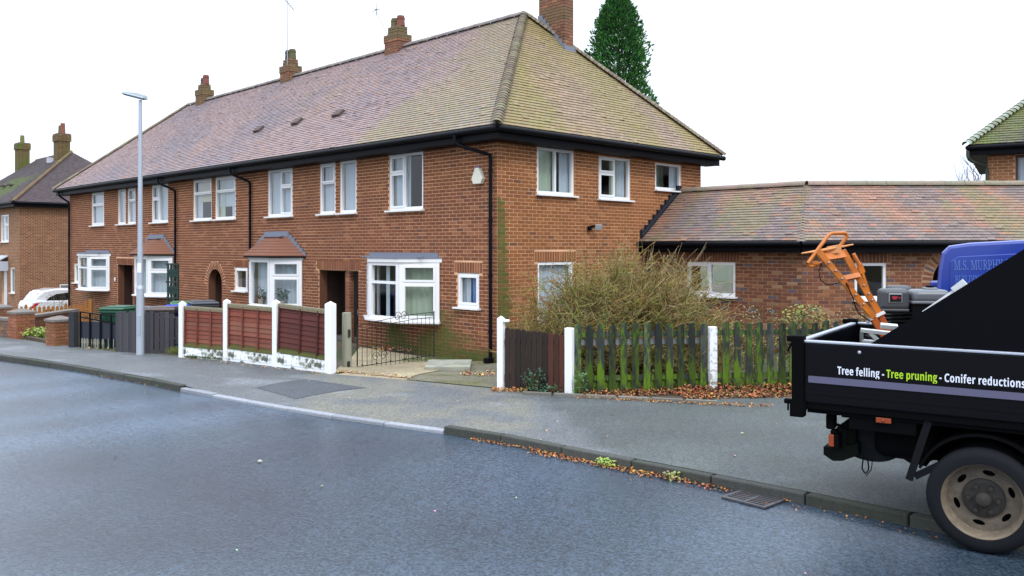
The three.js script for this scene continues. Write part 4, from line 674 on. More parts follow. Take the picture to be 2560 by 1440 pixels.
// ---------------------------------------------------------------- front gardens on the left
function brickBlock(parent, name, w, h, d, mtx, base, most = 40) { // free standing brickwork with bricks on the two street faces
  const c = part(parent, name, [bx(w - .01, h, d - .01, 0, h / 2, 0)], M(MORTAR.map(v => v * .8), { r: .95, map: T.clay }), mtx), it = [];
  for (let k = 0, y = 0; y < h - .03; y += .075, k++) for (const [len, ax, at] of [[w, 'x', d / 2], [d, 'z', w / 2], [d, 'z', -w / 2]]) { const n = Math.max(1, Math.round(len / .225)), o = (k % 2) * .5; for (let j = -1; j < n; j++) { const a = Math.max(0, (j + o) * len / n), b = Math.min(len, (j + 1 + o) * len / n); if (b - a < .04) continue; const m = (a + b) / 2 - len / 2; it.push({ m: new THREE.Matrix4().compose(ax === 'x' ? V(m, y + .0375, at) : V(at, y + .0375, m), new THREE.Quaternion(), ax === 'x' ? V(b - a - .012, .063, .03) : V(.03, .063, b - a - .012)), c: brickTone(base, m + y, y) }); } }
  pieces(c, 'brick', 'bricks', UNIT, it, BRICKM, most); return c;
}
const COPE = M([.22, .19, .17], { r: .95, map: T.clay, s: 2 });
const copeG = (w, d, h = .12) => G(bx(w, .05, d, 0, .025, 0), new THREE.CylinderGeometry(.06, w * .707, h - .05, 4).rotateY(Math.PI / 4).scale(1, 1, d / w).translate(0, h / 2 + .025, 0));
{
  const mk = (name, label, x, z, w, h, base) => { const t = thing(name, label, 'pillar', [x, groundY(x, z) - .03, z], -.62, 'brick pillars of the garden entrance'); brickBlock(t, 'shaft', w, h, w, null, base); part(t, 'coping', copeG(w + .07, w + .07), COPE, mt(0, h, 0)); return t; };
  mk('brick_pillar', 'orange brick pillar with pyramid coping next to the black metal gate', -10.22, -19.25, .40, .56, [.30, .115, .05]);
  mk('brick_pillar', 'orange brick pillar at the end of the low wall by the open garden', -11.92, -20.72, .42, .62, [.33, .115, .055]);
  mk('brick_pillar', 'brown brick pillar further back, half hidden at the end of the wall', -13.0, -21.6, .42, .68, [.27, .12, .06]);
  const w = thing('garden_wall', 'low grey stained brick wall between the two pillars', 'wall', [-12.6, .04, -21.1], -.55); brickBlock(w, 'wall', 1.15, .46, .2, null, [.2, .12, .08]); part(w, 'coping', [bx(1.15, .06, .27, 0, .49, 0)], COPE);
  const w2_ = thing('garden_wall', 'low brick dividing wall with pale coping running back towards the terrace', 'wall', [-12.2, -.08, -22.6], Math.PI / 2); brickBlock(w2_, 'wall', 2.3, .6, .2, null, [.24, .10, .055], 30); part(w2_, 'coping', [bx(2.3, .06, .28, 0, .63, 0)], COPE);
  const e = thing('garden_edging', 'mossy low brick edging round the small garden bed', 'edging', [-11.1, .06, -19.95], -.72); for (let k = 0; k < 7; k++) part(e, 'brick', [rbx(.2, .12, .1, .01)], M((f => [.10 * f, .075 * f, .04 * f])(rr(.7, 1.2)), { r: .95, map: T.clay }), mt(-.66 + k * .22, .06, 0, rr(-.05, .05)));
  // orange picket fence
  const o = thing('picket_fence', 'low orange stained picket fence in front of the white car', 'fence'), OR = M([.42, .165, .03], { r: .8, map: T.wood, s: 5, s2: .7 });
  const gg = G(extr([[-.042, 0], [.042, 0], [.042, .76], [.025, .80], [0, .815], [-.025, .80], [-.042, .76]], .018)), Q = [[-16.2, -25.2, -.30], [-14.0, -27, -.36], [-13.55, -27.3, -.28]];
  for (let q = 0; q < 2; q++) { const [a, b] = [Q[q], Q[q + 1]], L = Math.hypot(b[0] - a[0], b[1] - a[1]), n = Math.round(L / (q ? .1 : .125)); for (let k = 0; k < n; k++) { const t = k / n; part(o, 'picket', gg, OR, mt(mix(a[0], b[0], t), mix(a[2], b[2], t) + (k % 9 === 4 ? .07 : 0) + rr(-.01, .01), mix(a[1], b[1], t), Math.atan2(-(b[1] - a[1]), b[0] - a[0]))); }
    for (const y of [.2, .6]) part(o, 'rail', [bar(V(a[0], a[2] + y, a[1] - .02), V(b[0], b[2] + y, b[1] - .02), .07, .03)], OR); }
  part(o, 'post', [bx(.1, 1.0, .1, 0, .45, 0)], OR, mt(-13.5, -.33, -27.3));
  // black metal gate with its dark post
  const g = thing('metal_gate', 'closed black metal gate with solid middle panel beside the dark timber post', 'gate', [-9.5, .03, -18.72], -.32), L = 1.15;
  part(g, 'frame', [rod(V(.02, 0, 0), V(.02, .86, 0), .02), rod(V(L, 0, 0), V(L, .7, 0), .02), rod(V(0, .05, 0), V(L, .05, 0), .015), rod(V(0, .85, 0), V(L, .76, 0), .015), rod(V(0, .74, 0), V(L, .6, 0), .015)], BLACK);
  part(g, 'panel', [bx(L - .04, .38, .012, L / 2, .45, -.02)], M([.012, .016, .028], { r: .5 }));
  for (let k = 1; k < 16; k++) part(g, 'bar', [rod(V(k * L / 16, .04, 0), V(k * L / 16, .28, 0), .008, .008, 5)], k % 5 ? M([.35, .36, .36]) : BLACK);
  for (const k of [.25, .5, .75]) { part(g, 'bar', [bx(.04, .8, .02, k * L, .42, 0)], BLACK); const pts = []; for (let a = 0; a < 14; a++) pts.push(V(k * L - .12 + Math.cos(a * .5) * .05 * (1 - a / 18), .72 + Math.sin(a * .5) * .05 * (1 - a / 18), 0)); part(g, 'scroll', [tube(pts, .006, 5, 40)], BLACK); }
  const gp = thing('gate_post', 'dark stained square timber post holding the black metal gate', 'post', [-9.66, .02, -18.78], -.3); part(gp, 'post', [rbx(.15, .86, .15, .01, 0, .43, 0)], M([.035, .036, .042], { r: .9, map: T.wood, s: 4, s2: .8 }));
  // grey close boarded fence
  const f = thing('board_fence', 'grey weathered close boarded fence with scalloped top behind the street lamp', 'fence');
  const run = (x0, z0, x1, z1, h0, h1, y, sc) => { const Ln = Math.hypot(x1 - x0, z1 - z0), an = Math.atan2(-(z1 - z0), x1 - x0), nb = Math.round(Ln / .095); for (let k = 0; k < nb; k++) { const t = (k + .5) / nb, hh = mix(h0, h1, t) + (sc ? .035 * Math.abs(Math.sin(k * 1.05)) : rr(-.006, .006)), v = rr(.8, 1.15); part(f, 'board', [rbx(.09, hh, .02, .004, 0, hh / 2, k % 2 ? .008 : 0)], M([.082 * v, .078 * v, .088 * v], { r: .95, map: T.wood, s: 6, s2: .8 }), mt(mix(x0, x1, t), y, mix(z0, z1, t), an)); } part(f, 'rail', [bar(V(x0, y + .3, z0 - .03), V(x1, y + .3, z1 - .03), .07, .03), bar(V(x0, y + .75, z0 - .03), V(x1, y + .75, z1 - .03), .07, .03)], M([.05, .05, .055], { r: .95 })); };
  run(-8.36, -17.98, -7.42, -17.62, .84, .86, .08, 1); run(-7.40, -17.62, -7.1, -17.9, .86, .82, .08, 1); run(-7.1, -17.95, -6.5, -17.72, .58, .56, .26, 0);
}
function wheelieBin(label, body, lid, x, z, ry, dy) {
  const b = thing('wheelie_bin', label, 'bin', [x, groundY(x, z) + dy, z], ry), m = M(body, { r: .5 }), ml = M(lid, { r: .4 });
  const g = new THREE.BoxGeometry(.54, .92, .62), p = g.attributes.position; for (let i = 0; i < p.count; i++) { const t = (p.getY(i) + .46) / .92, s = mix(.78, 1, t); p.setX(i, p.getX(i) * s); p.setZ(i, p.getZ(i) * mix(.74, 1, t)); } g.computeVertexNormals();
  part(b, 'body', [g.translate(0, .52, 0), rbx(.6, .06, .68, .02, 0, .96, 0), ...[-1, 0, 1].map(k => rbx(.05, .6, .012, .005, k * .14, .5, .285))], m);
  part(b, 'lid', [rbx(.6, .06, .7, .028, 0, 1.02, 0, 3), rbx(.5, .03, .5, .014, 0, 1.06, -.02), rod(V(-.25, 1.0, -.37), V(.25, 1.0, -.37), .018)], ml);
  for (const s of [-1, 1]) part(b, 'wheel', [new THREE.CylinderGeometry(.1, .1, .05, 18).rotateZ(Math.PI / 2).translate(s * .26, .1, -.26)], TYRE);
  return b;
}
const GB = [.008, .06, .03], BK = [.018, .019, .023];
wheelieBin('dark green wheelie bin just behind the black metal gate', GB, [.016, .085, .042], -8.68, -18.9, -.2, -.15);
wheelieBin('black wheelie bin with greyish lid behind the grey fence next to the lamp', BK, [.09, .09, .11], -8.2, -19.3, .1, -.15);
wheelieBin('brown bodied wheelie bin with a brown lid behind the low grey fence', [.02, .008, .008], [.10, .075, .065], -7.66, -18.8, .1, -.13);
wheelieBin('bright blue wheelie bin half hidden by the first white fence post', [.010, .03, .34], [.012, .045, .45], -7.55, -19.15, .2, -.10);
wheelieBin('green lidded wheelie bin behind the fence close to the trellis', GB, [.03, .13, .05], -7.72, -20.05, .4, -.02);
wheelieBin('black lidded wheelie bin showing above the first brown fence panel', BK, [.05, .055, .07], -7.12, -19.65, .5, .02);
{
  const t = thing('trellis', 'dark green plant trellis standing before the second bay window', 'trellis', [-9.55, groundY(-9.55, -24) - .05, -24], -.5), m = M([.006, .03, .024], { r: .6 });
  for (let k = 0; k < 4; k++) part(t, 'upright', [bx(.05, 1.9, .04, -.2 + k * .135, .98, 0)], m);
  for (const y of [.5, .95, 1.4, 1.9]) part(t, 'rung', [bx(.52, .045, .03, 0, y, .02)], m);
  for (let k = 0; k < 3; k++) for (const y of [.72, 1.18, 1.65]) part(t, 'brace', [bar(V(-.2 + k * .135, y - .2, .01), V(-.065 + k * .135, y + .2, .01), .035, .02), bar(V(-.065 + k * .135, y - .2, .012), V(-.2 + k * .135, y + .2, .012), .035, .02)], m);
}
{ // parked hatchback
  const c = thing('parked_car', 'white hatchback parked beside the left house with red tail lamp showing', 'car', [-20.95, -.95, -36.6], .782), W = 1.66;
  const white = M([.74, .76, .80], { phys: 1, r: .3, clearcoat: 1, clearcoatRoughness: .05 }), dk = M([.012, .016, .018], { r: .08 });
  c.scale.set(1, .95, 1); const wheel = (cx, r) => { const p = new THREE.Path(); p.absarc(cx, .3, r, 0, 6.283); return p; };
  part(c, 'body', [extr([[.02, .28], [0, .5], [.03, .78], [.1, .93], [.35, .97], [3.0, .9], [3.75, .72], [3.95, .5], [3.98, .25], [3.6, .18], [.4, .18]], W - .1, { bevel: .05, holes: [] }).translate(0, 0, -W / 2 + .05), extr([[.16, .93], [.32, 1.16], [.56, 1.38], [1.0, 1.46], [1.7, 1.45], [2.3, 1.3], [2.95, .9]], W - .34, { bevel: .07 }).translate(0, 0, -W / 2 + .17)], white);
  for (const s of [1, -1]) part(c, 'side_window', [extr([[.62, .99], [.78, 1.16], [1.05, 1.29], [1.6, 1.35], [2.1, 1.28], [2.62, .97]], .02).translate(0, 0, s * (W / 2 - .09) - .01)], dk);
  part(c, 'rear_window', [bx(.02, .46, 1.2, .245, 1.16, 0, 0, 0, -.62).translate(.02, .04, 0)], M([.5, .55, .62], { r: .05 }));
  for (const s of [1, -1]) part(c, 'tail_lamp', [extr([[0, 0], [.16, .02], [.36, .22], [.20, .2]], .06, { bevel: .02 }).translate(.0, .70, s * (W / 2 - .04) - .03)], M([.45, .01, .02], { r: .2 }));
  for (const s of [1, -1]) for (const x of [.72, 3.2]) { const w = part(c, 'wheel', [new THREE.CylinderGeometry(.31, .31, .2, 24).rotateX(Math.PI / 2).translate(x, .31, s * (W / 2 - .08))], TYRE); part(w, 'rim', [new THREE.CylinderGeometry(.2, .2, .02, 20).rotateX(Math.PI / 2).translate(x, .31, s * (W / 2 + .025))], STEEL); }
  part(c, 'bumper', [rbx(.14, .25, W, .05, .04, .38, 0)], white); part(c, 'door_handle', [rbx(.16, .03, .03, .01, 1.35, .86, W / 2)], white);
}

// ---------------------------------------------------------------- plants
{ // tall conifer behind the roof
  const t = thing('conifer_tree', 'tall pointed dark green conifer rising behind the hipped roof', 'tree', [4.0, -.2, -32]), H = 12.1;
  part(t, 'trunk', [new THREE.CylinderGeometry(.03, .22, H - .6, 10).translate(0, (H - .6) / 2, 0)], M([.08, .05, .03], { r: 1 }));
  const mb = new MB(); const R = h => 1.42 * (1 - Math.exp(-(H - h) / 1.7)) + .04;
  for (let k = 0; k < 15000; k++) {
    const h = 1 + (H - 1.2) * (1 - Math.pow(rnd(), 1.25)), a = rnd() * 6.2832, lump = .5 + .95 * fbm(a * 1.9 + 10, h * 1.15, 3, 0), f = Math.pow(rnd(), .35), r = R(h) * lump * f, col = mix3([.014, .075, .018], [.065, .24, .035], sstep(.35, 1, f) * rnd()).map(v => v * rr(.7, 1.25));
    const p = V(Math.cos(a) * r, h, Math.sin(a) * r), out = V(Math.cos(a), .9 + rr(-.3, .6), Math.sin(a)).add(V(rr(-.4, .4), 0, rr(-.4, .4)));
    for (let j = 0; j < 3; j++) mb.leaf(p.clone().add(V(rr(-.06, .06), rr(-.06, .06), rr(-.06, .06))), out.clone().add(V(rr(-.5, .5), rr(-.2, .3), rr(-.5, .5))), V(rr(-1, 1), rr(0, 1), rr(-1, 1)), rr(.10, .2), rr(.03, .07), col, .35);
  }
  part(t, 'crown', mb.geo(), M([1, 1, 1], { vc: 1, r: .9, ds: 1 }));
}
{ // bare twiggy shrub behind the picket fence
  const t = thing('bare_shrub', 'large leafless twiggy brown shrub growing behind the picket fence', 'shrub', [2.15, .05, -15.1]), st = new MB(), tw = new MB();
  const c0 = [.09, .066, .024], c1 = [.235, .178, .046], tip = [.36, .27, .15];
  const grow = (p, d, L, r, n, bend) => { const pts = [p.clone()]; const q = p.clone(), dir = d.clone().normalize(); for (let k = 0; k < n; k++) { dir.add(V(rr(-bend, bend), rr(-bend * .7, bend * .8), rr(-bend, bend))).normalize(); q.addScaledVector(dir, L / n); pts.push(q.clone()); } return pts; };
  for (let k = 0; k < 340; k++) {
    const a = rnd() * 6.283, e = Math.acos(mix(.12, .98, rnd())), d = V(Math.cos(a) * Math.sin(e) * .95, Math.cos(e) * 1.05, Math.sin(a) * Math.sin(e) * .8), L = rr(1.25, 2.1) * (1 - .2 * Math.max(0, d.x));
    const pts = grow(V(rr(-.5, .5), 0, rr(-.3, .3)), d, L, .014, 8, .16); st.twig(pts, rr(.010, .018), .004, c0, c1, 4);
    for (let j = 0; j < 24; j++) {
      const i = 1 + Math.floor(rnd() * 7.99), p = pts[i].clone().lerp(pts[i - 1], rnd()), o = p.clone().sub(V(0, .9, 0)).normalize().multiplyScalar(.7).add(V(rr(-1, 1), rr(-.3, 1.1), rr(-1, 1)));
      const q = grow(p, o, rr(.25, .75), .005, 4, .3), cc = mix3(c1, [.165, .155, .022], rnd()).map(v => v * rr(.6, 1.25)); tw.twig(q, .0085, .003, cc, mix3(cc, tip, rnd()), 3);
      for (let m = 0; m < 4; m++) { const qq = grow(q[1 + (m % 4)], V(rr(-1, 1), rr(-.2, 1), rr(-1, 1)), rr(.1, .3), .003, 3, .3); tw.twig(qq, .0062, .003, cc, mix3(cc, tip, rnd()), 3); if (rnd() < .5) tw.leaf(qq[2], V(rr(-1, 1), rr(-.5, .6), rr(-1, 1)), V(0, 1, 0), rr(.03, .06), .022, mix3([.20, .14, .025], [.13, .125, .018], rnd())); }
    }
  }
  for (let k = 0; k < 60; k++) { const d = V(rr(-.75, .9), rr(.75, 1.3), rr(-.4, .4)), p = V(d.x * 1.0, rr(1.2, 1.7), d.z), q = grow(p, d.clone().add(V(rr(-.2, .4), 0, 0)), rr(.6, 1.1), .005, 5, .14); tw.twig(q, .005, .002, c1, tip, 3); }
  part(t, 'stems', st.geo(), M([1, 1, 1], { vc: 1, r: 1 })).userData.kind = 'stuff'; part(t, 'twigs', tw.geo(), M([1, 1, 1], { vc: 1, r: 1, ds: 1 })).userData.kind = 'stuff';
}
{ // leafless tree beyond the wing
  const t = thing('bare_tree', 'pale distant leafless tree beyond the ridge of the low building', 'tree', [25.3, -1, -45]), mb = new MB(), tr = new MB();
  const br = (p, d, L, r, lv) => { const pts = [p.clone()], q = p.clone(), dir = d.clone().normalize(); for (let k = 0; k < 4; k++) { dir.add(V(rr(-.18, .18), rr(-.05, .16), rr(-.18, .18))).normalize(); q.addScaledVector(dir, L / 4); pts.push(q.clone()); } (lv ? mb : tr).twig(pts, r, r * .55, [.20, .22, .27], [.26, .29, .36], 5); if (lv < 5) for (let k = 0; k < (lv < 3 ? 4 : 3); k++) br(pts[2 + (k % 3)], dir.clone().multiplyScalar(.9).add(V(rr(-.9, .9), rr(-.1, .7), rr(-.9, .9))), L * rr(.55, .75), r * .5, lv + 1); };
  br(V(0, 0, 0), V(0, 1, 0), 2.4, .16, 0);
  part(t, 'trunk', tr.geo(), M([1, 1, 1], { vc: 1, r: 1 })); t.scale.setScalar(1.5); part(t, 'branches', mb.geo(), M([1, 1, 1], { vc: 1, r: 1 })).userData.kind = 'stuff';
}
function leafyPlant(name, label, x, y, z, n, w, h, L, cols, up = .5, group) {
  const t = thing(name, label, 'plant', [x, y, z], 0, group), mb = new MB(), st = new MB();
  for (let k = 0; k < Math.max(4, n / 14); k++) { const e = V(rr(-w, w) * .8, rr(.5, 1) * h, rr(-w, w) * .5); st.twig([V(e.x * .3, 0, e.z * .3), V(e.x * .6, e.y * .5, e.z * .6), e], .006, .003, [.10, .08, .03], [.12, .12, .03], 3); }
  for (let k = 0; k < n; k++) { const p = V(rr(-w, w), h * Math.pow(rnd(), .8), rr(-w, w) * .6); if (Math.hypot(p.x / w, (p.y - h * .45) / (h * .65)) > 1.05) continue; mb.leaf(p, V(rr(-1, 1), rr(-.6, up), rr(-1, 1) + .3), V(0, 1, .3), L * rr(.6, 1.2), L * rr(.5, .8), mix3(cols[0], cols[1], rnd()).map(v => v * rr(.7, 1.3))); }
  part(t, 'stem', st.geo(), M([1, 1, 1], { vc: 1, r: 1 })); part(t, 'leaves', mb.geo(), M([1, 1, 1], { vc: 1, r: .6, ds: 1 })).userData.kind = 'stuff'; return t;
}
const IVY = [[.02, .06, .03], [.05, .12, .06]], OLV = [[.12, .12, .02], [.22, .24, .03]];
leafyPlant('ivy', 'small ivy clump climbing the foot of the dark brown boards', .32, .1, -12.9, 150, .16, .36, .05, IVY);
leafyPlant('ivy', 'low sprawling ivy patch along the base of the dark brown boards', .55, .1, -12.8, 90, .22, .14, .05, IVY);
leafyPlant('ivy', 'ivy sprig growing up the first mossy picket beside the white post', 1.02, .1, -12.65, 70, .1, .36, .06, [[.03, .09, .03], [.09, .17, .07]]);
leafyPlant('shrub', 'yellow green bushy shrub topping the pickets near the truck tail', 4.85, .05, -14.2, 900, .42, 1.28, .07, OLV);
leafyPlant('shrub', 'thin brownish shrub against the wall of the low building', 4.15, .05, -14.6, 420, .45, 1.25, .05, [[.14, .11, .05], [.2, .17, .05]]);
leafyPlant('shrub', 'straggly brown and green shrub behind the far pickets', 5.8, .05, -14.5, 420, .6, 1.2, .05, [[.15, .12, .05], [.16, .17, .04]]);
leafyPlant('shrub', 'yellow leaved plant low between the picket fence and bare shrub', 2.55, .05, -13.75, 260, .35, .5, .07, [[.25, .28, .05], [.35, .36, .12]]);
leafyPlant('shrub', 'bright green low plants in the walled bed on the left', -11.35, .02, -20.5, 420, .35, .34, .09, [[.14, .22, .02], [.25, .32, .05]]);
leafyPlant('shrub', 'dark twiggy plant before the side of the white car', -16.6, -.5, -31.0, 300, .5, 1.15, .05, [[.10, .09, .05], [.12, .11, .07]]);
leafyPlant('weed', 'small green weed in the gutter below the kerb', .98, .0, -8.95, 60, .09, .09, .05, [[.16, .26, .03], [.3, .38, .06]]);
leafyPlant('weed', 'flat yellowing weed in the gutter nearer the drain', 1.62, .0, -8.43, 60, .1, .07, .05, [[.2, .22, .05], [.34, .3, .1]]);
{ // dry leaves, chippings and grass nobody could count
  const LEAFM = M([1, 1, 1], { vc: 1, r: .85, ds: 1 });
  const scatter = (label, list, cols) => { const mb = new MB(); for (const [n, f, L] of list) for (let k = 0; k < n; k++) { const [x, y, z] = f(); mb.leaf(V(x, y, z), V(rr(-1, 1), rr(-.25, .35), rr(-1, 1)), V(rr(-.5, .5), 1, rr(-.5, .5)), L * rr(.6, 1.3), L * rr(.4, .8), cols[Math.floor(rnd() * cols.length)].map(v => v * rr(.6, 1.35)), .35); } const m = part(scene, numbered('fallen_leaves'), mb.geo(), LEAFM); m.userData.kind = 'stuff'; if (label) m.userData.label = label; };
  const BR = [[.22, .075, .022], [.30, .12, .035], [.14, .05, .02], [.40, .20, .07], [.25, .10, .04]], OC = [[.45, .20, .045], [.5, .26, .08], [.34, .14, .04], [.42, .22, .06]], PAL = [[.55, .42, .24], [.42, .28, .14], [.6, .5, .34]];
  const edge = (x0, x1, d0, d1, pile) => () => { const x = mix(x0, x1, rnd()), t = Math.pow(rnd(), 1.6), z = mix(-12.85, -13.15, clamp((x - .9) / 2.2)) - (x > 3 ? (x - 3) * .1 : 0) + mix(d0, d1, t); return [x, .105 + pile * (1 - t) * rnd(), z]; };
  scatter('thick drift of brown fallen leaves along the picket fence', [[2600, edge(2.5, 5.8, -.05, .80, .10), .07], [800, edge(1.0, 3.0, -.05, .42, .06), .06], [300, edge(4, 9, -.2, .9, .08), .07], [500, () => [rr(.9, 8), .1 + rr(0, .03), -13.3 - rr(0, 1.6)], .07]], BR);
  scatter('thin trail of orange leaves in front of the picket fence edging', [[420, () => { const x = rr(.9, 3.6); return [x, .105 + rr(0, .02), mix(-12.55, -11.85, clamp((x - .9) / 2.2)) + rr(-.08, .14)]; }, .04], [160, () => [rr(-.3, .25), .105 + rr(0, .03), -13.05 + rr(-.08, .12)], .05]], OC);
  const gut = (x0, x1, w) => () => { const x = mix(x0, x1, rnd()); return [x, .006 + rr(0, .012), lerpLine(KERB, x) + .12 + w * Math.pow(rnd(), 1.5)]; };
  scatter('orange leaves gathered in the gutter below the kerb', [[160, gut(-.5, .5, .1), .035], [330, gut(.2, 1.35, .2), .042], [170, gut(1.2, 2.05, .18), .04], [40, gut(2, 3.4, .3), .035], [80, gut(-8, -5, .06), .03]], [...OC, ...BR, ...BR]);
  scatter('dry pale leaves around the garden gate and fence foot', [[260, () => { const t = rnd(); return [mix(-3.1, -1.7, t) + rr(-.1, .1), .09 + rr(0, .04), mix(-14.95, -14.25, t) + rr(-.15, .1)]; }, .05], [200, () => [rr(-3.1, -2.2), .02 + rr(0, .04), rr(-19.6, -18.6)], .06], [90, () => [rr(-.9, -.3), .09, rr(-15.2, -14.7)], .06], [160, () => { const t = rnd(); return [mix(-6.6, -3.2, t), .105, mix(-16.98, -14.8, t) + rr(0, .12)]; }, .035], [160, () => [rr(-9.4, -8.4), .08, -18.4 + rr(-.3, .25)], .06]], [...PAL, ...OC]);
  scatter('single stray leaves on the road and pavement', [[40, () => { const x = rr(-6, 6); return [x, .108, mix(lerpLine(KERB, x), lerpLine(BACK, x), rnd())]; }, .04], [26, () => { const x = rr(-6, 6); return [x, .006, lerpLine(KERB, x) + rr(.5, 5)]; }, .03]], [[.45, .42, .36], [.4, .3, .12], ...PAL]);
  const gm = new MB(), blades = (n, f, h, c) => { for (let k = 0; k < n; k++) { const [x, y, z] = f(); gm.leaf(V(x, y, z), V(rr(-.7, .7), 1, rr(-.7, .7)), V(rr(-1, 1), 0, rr(-1, 1)), h * rr(.5, 1.2), .008, mix3(c, [.12, .13, .04], rnd() * .6).map(v => v * rr(.7, 1.3)), .1); } };
  blades(1500, () => [rr(-7.1, -6.3), .1, -17.75 + rr(-.3, .25)], .16, [.13, .17, .03]); blades(500, () => { const t = rnd(); return [mix(-6.5, -5.2, t), .1, mix(-16.95, -16.4, t) + rr(-.02, .05)]; }, .09, [.05, .10, .02]); blades(1400, () => { const x = rr(.95, 6.5); return [x, .1, mix(-12.9, -13.4, (x - .95) / 5.5) + rr(-.35, .04)]; }, .16, [.14, .2, .02]); blades(500, () => [rr(-2.2, -1.1), -.02, -17.2 + rr(-.2, .2)], .14, [.06, .12, .02]); blades(1200, () => [rr(-9.5, -7), .05, rr(-19.5, -18.1)], .1, [.12, .15, .03]);
  const gr = part(scene, 'grass', gm.geo(), M([1, 1, 1], { vc: 1, r: .9, ds: 1 })); gr.userData.kind = 'stuff'; gr.userData.label = 'tufts of green grass at the feet of the fences';
}
{ const pl = (label, s, p, n) => { const [x, z] = w2(s, -p), t = leafyPlant('potted_plant', label, x, .80, z, n, .13, .42, .09, [[.02, .05, .02], [.05, .09, .04]], .9); part(t, 'pot', [new THREE.CylinderGeometry(.08, .06, .12, 14).translate(0, .04, 0)], M([.35, .3, .25], { r: .7 })); };
  pl('dark leaved pot plant inside the tiled bay next to its wide pane', 8.75, .36, 60); pl('spiky pot plant inside the angled side pane of the tiled bay', 7.85, .26, 50); }
// ---------------------------------------------------------------- slabs, drain, stone
{
  const s = thing('concrete_step', 'raised mossy concrete slab step against the front wall below the bay', 'step', [-1.2, -.02, -15.95], .02);
  part(s, 'slab', [rbx(.85, .09, 1.0, .012, 0, .075, -.25)], M([.42, .42, .33], { r: .95, map: T.cloud, s: 1.2, bump: T.grit, bs: 3, b: .004 })); part(s, 'base', [rbx(.78, .08, .9, .01, 0, -.01, -.25)], M([.10, .10, .03], { r: 1, map: T.clay }));
  const k = thing('concrete_ramp', 'low cracked sandy concrete ramp edge in front of the iron gate', 'ramp', [-2.2, .03, -14.62], -.42); part(k, 'slab', [rbx(1.55, .07, .5, .015, 0, .045, 0)], M([.46, .38, .25], { r: .95, map: T.cloud, s: 2, bump: T.grit, bs: 3, b: .005 }));
  for (let q = 0; q < 4; q++) part(k, 'edge_stone', [rbx(.37, .08, .06, .01)], M((f => [.09 * f, .08 * f, .03 * f])(rr(.8, 1.4)), { r: 1, map: T.clay, s: 3 }), mt(-.58 + q * .385, .02, .28));
  const d = thing('drain_grate', 'rusty iron drain grate set in the gutter below the kerb', 'grate', [2.28, .004, -7.83], .74), IR = M([.13, .125, .13], { r: .55, m: .5, map: T.clay });
  part(d, 'pit', [bx(.52, .01, .4, 0, -.002, 0)], M([.004, .004, .005], { r: 1 }));
  part(d, 'frame', [bx(.58, .016, .03, 0, .008, .21), bx(.58, .016, .03, 0, .008, -.21), bx(.03, .016, .39, .275, .008, 0), bx(.03, .016, .39, -.275, .008, 0), bx(.52, .014, .02, 0, .009, 0)], IR);
  for (let q = 0; q < 10; q++) part(d, 'bar', [bx(.016, .014, .385, -.23 + q * .0511, .008, 0, 0, .12)], IR);
  const st = thing('stone', 'pale loose stone lying alone on the road', 'stone', [-2.69, .018, -9.09]); const ig = new THREE.IcosahedronGeometry(.02, 1), ip = ig.attributes.position; for (let q = 0; q < ip.count; q++) { const f = .8 + .4 * h2(Math.round(ip.getX(q) * 900), Math.round(ip.getZ(q) * 900 + ip.getY(q) * 300)); ip.setXYZ(q, ip.getX(q) * f * 1.3, ip.getY(q) * f * .7, ip.getZ(q) * f); } ig.computeVertexNormals(); part(st, 'stone', [ig], M([.4, .38, .32], { r: .9 }));
}

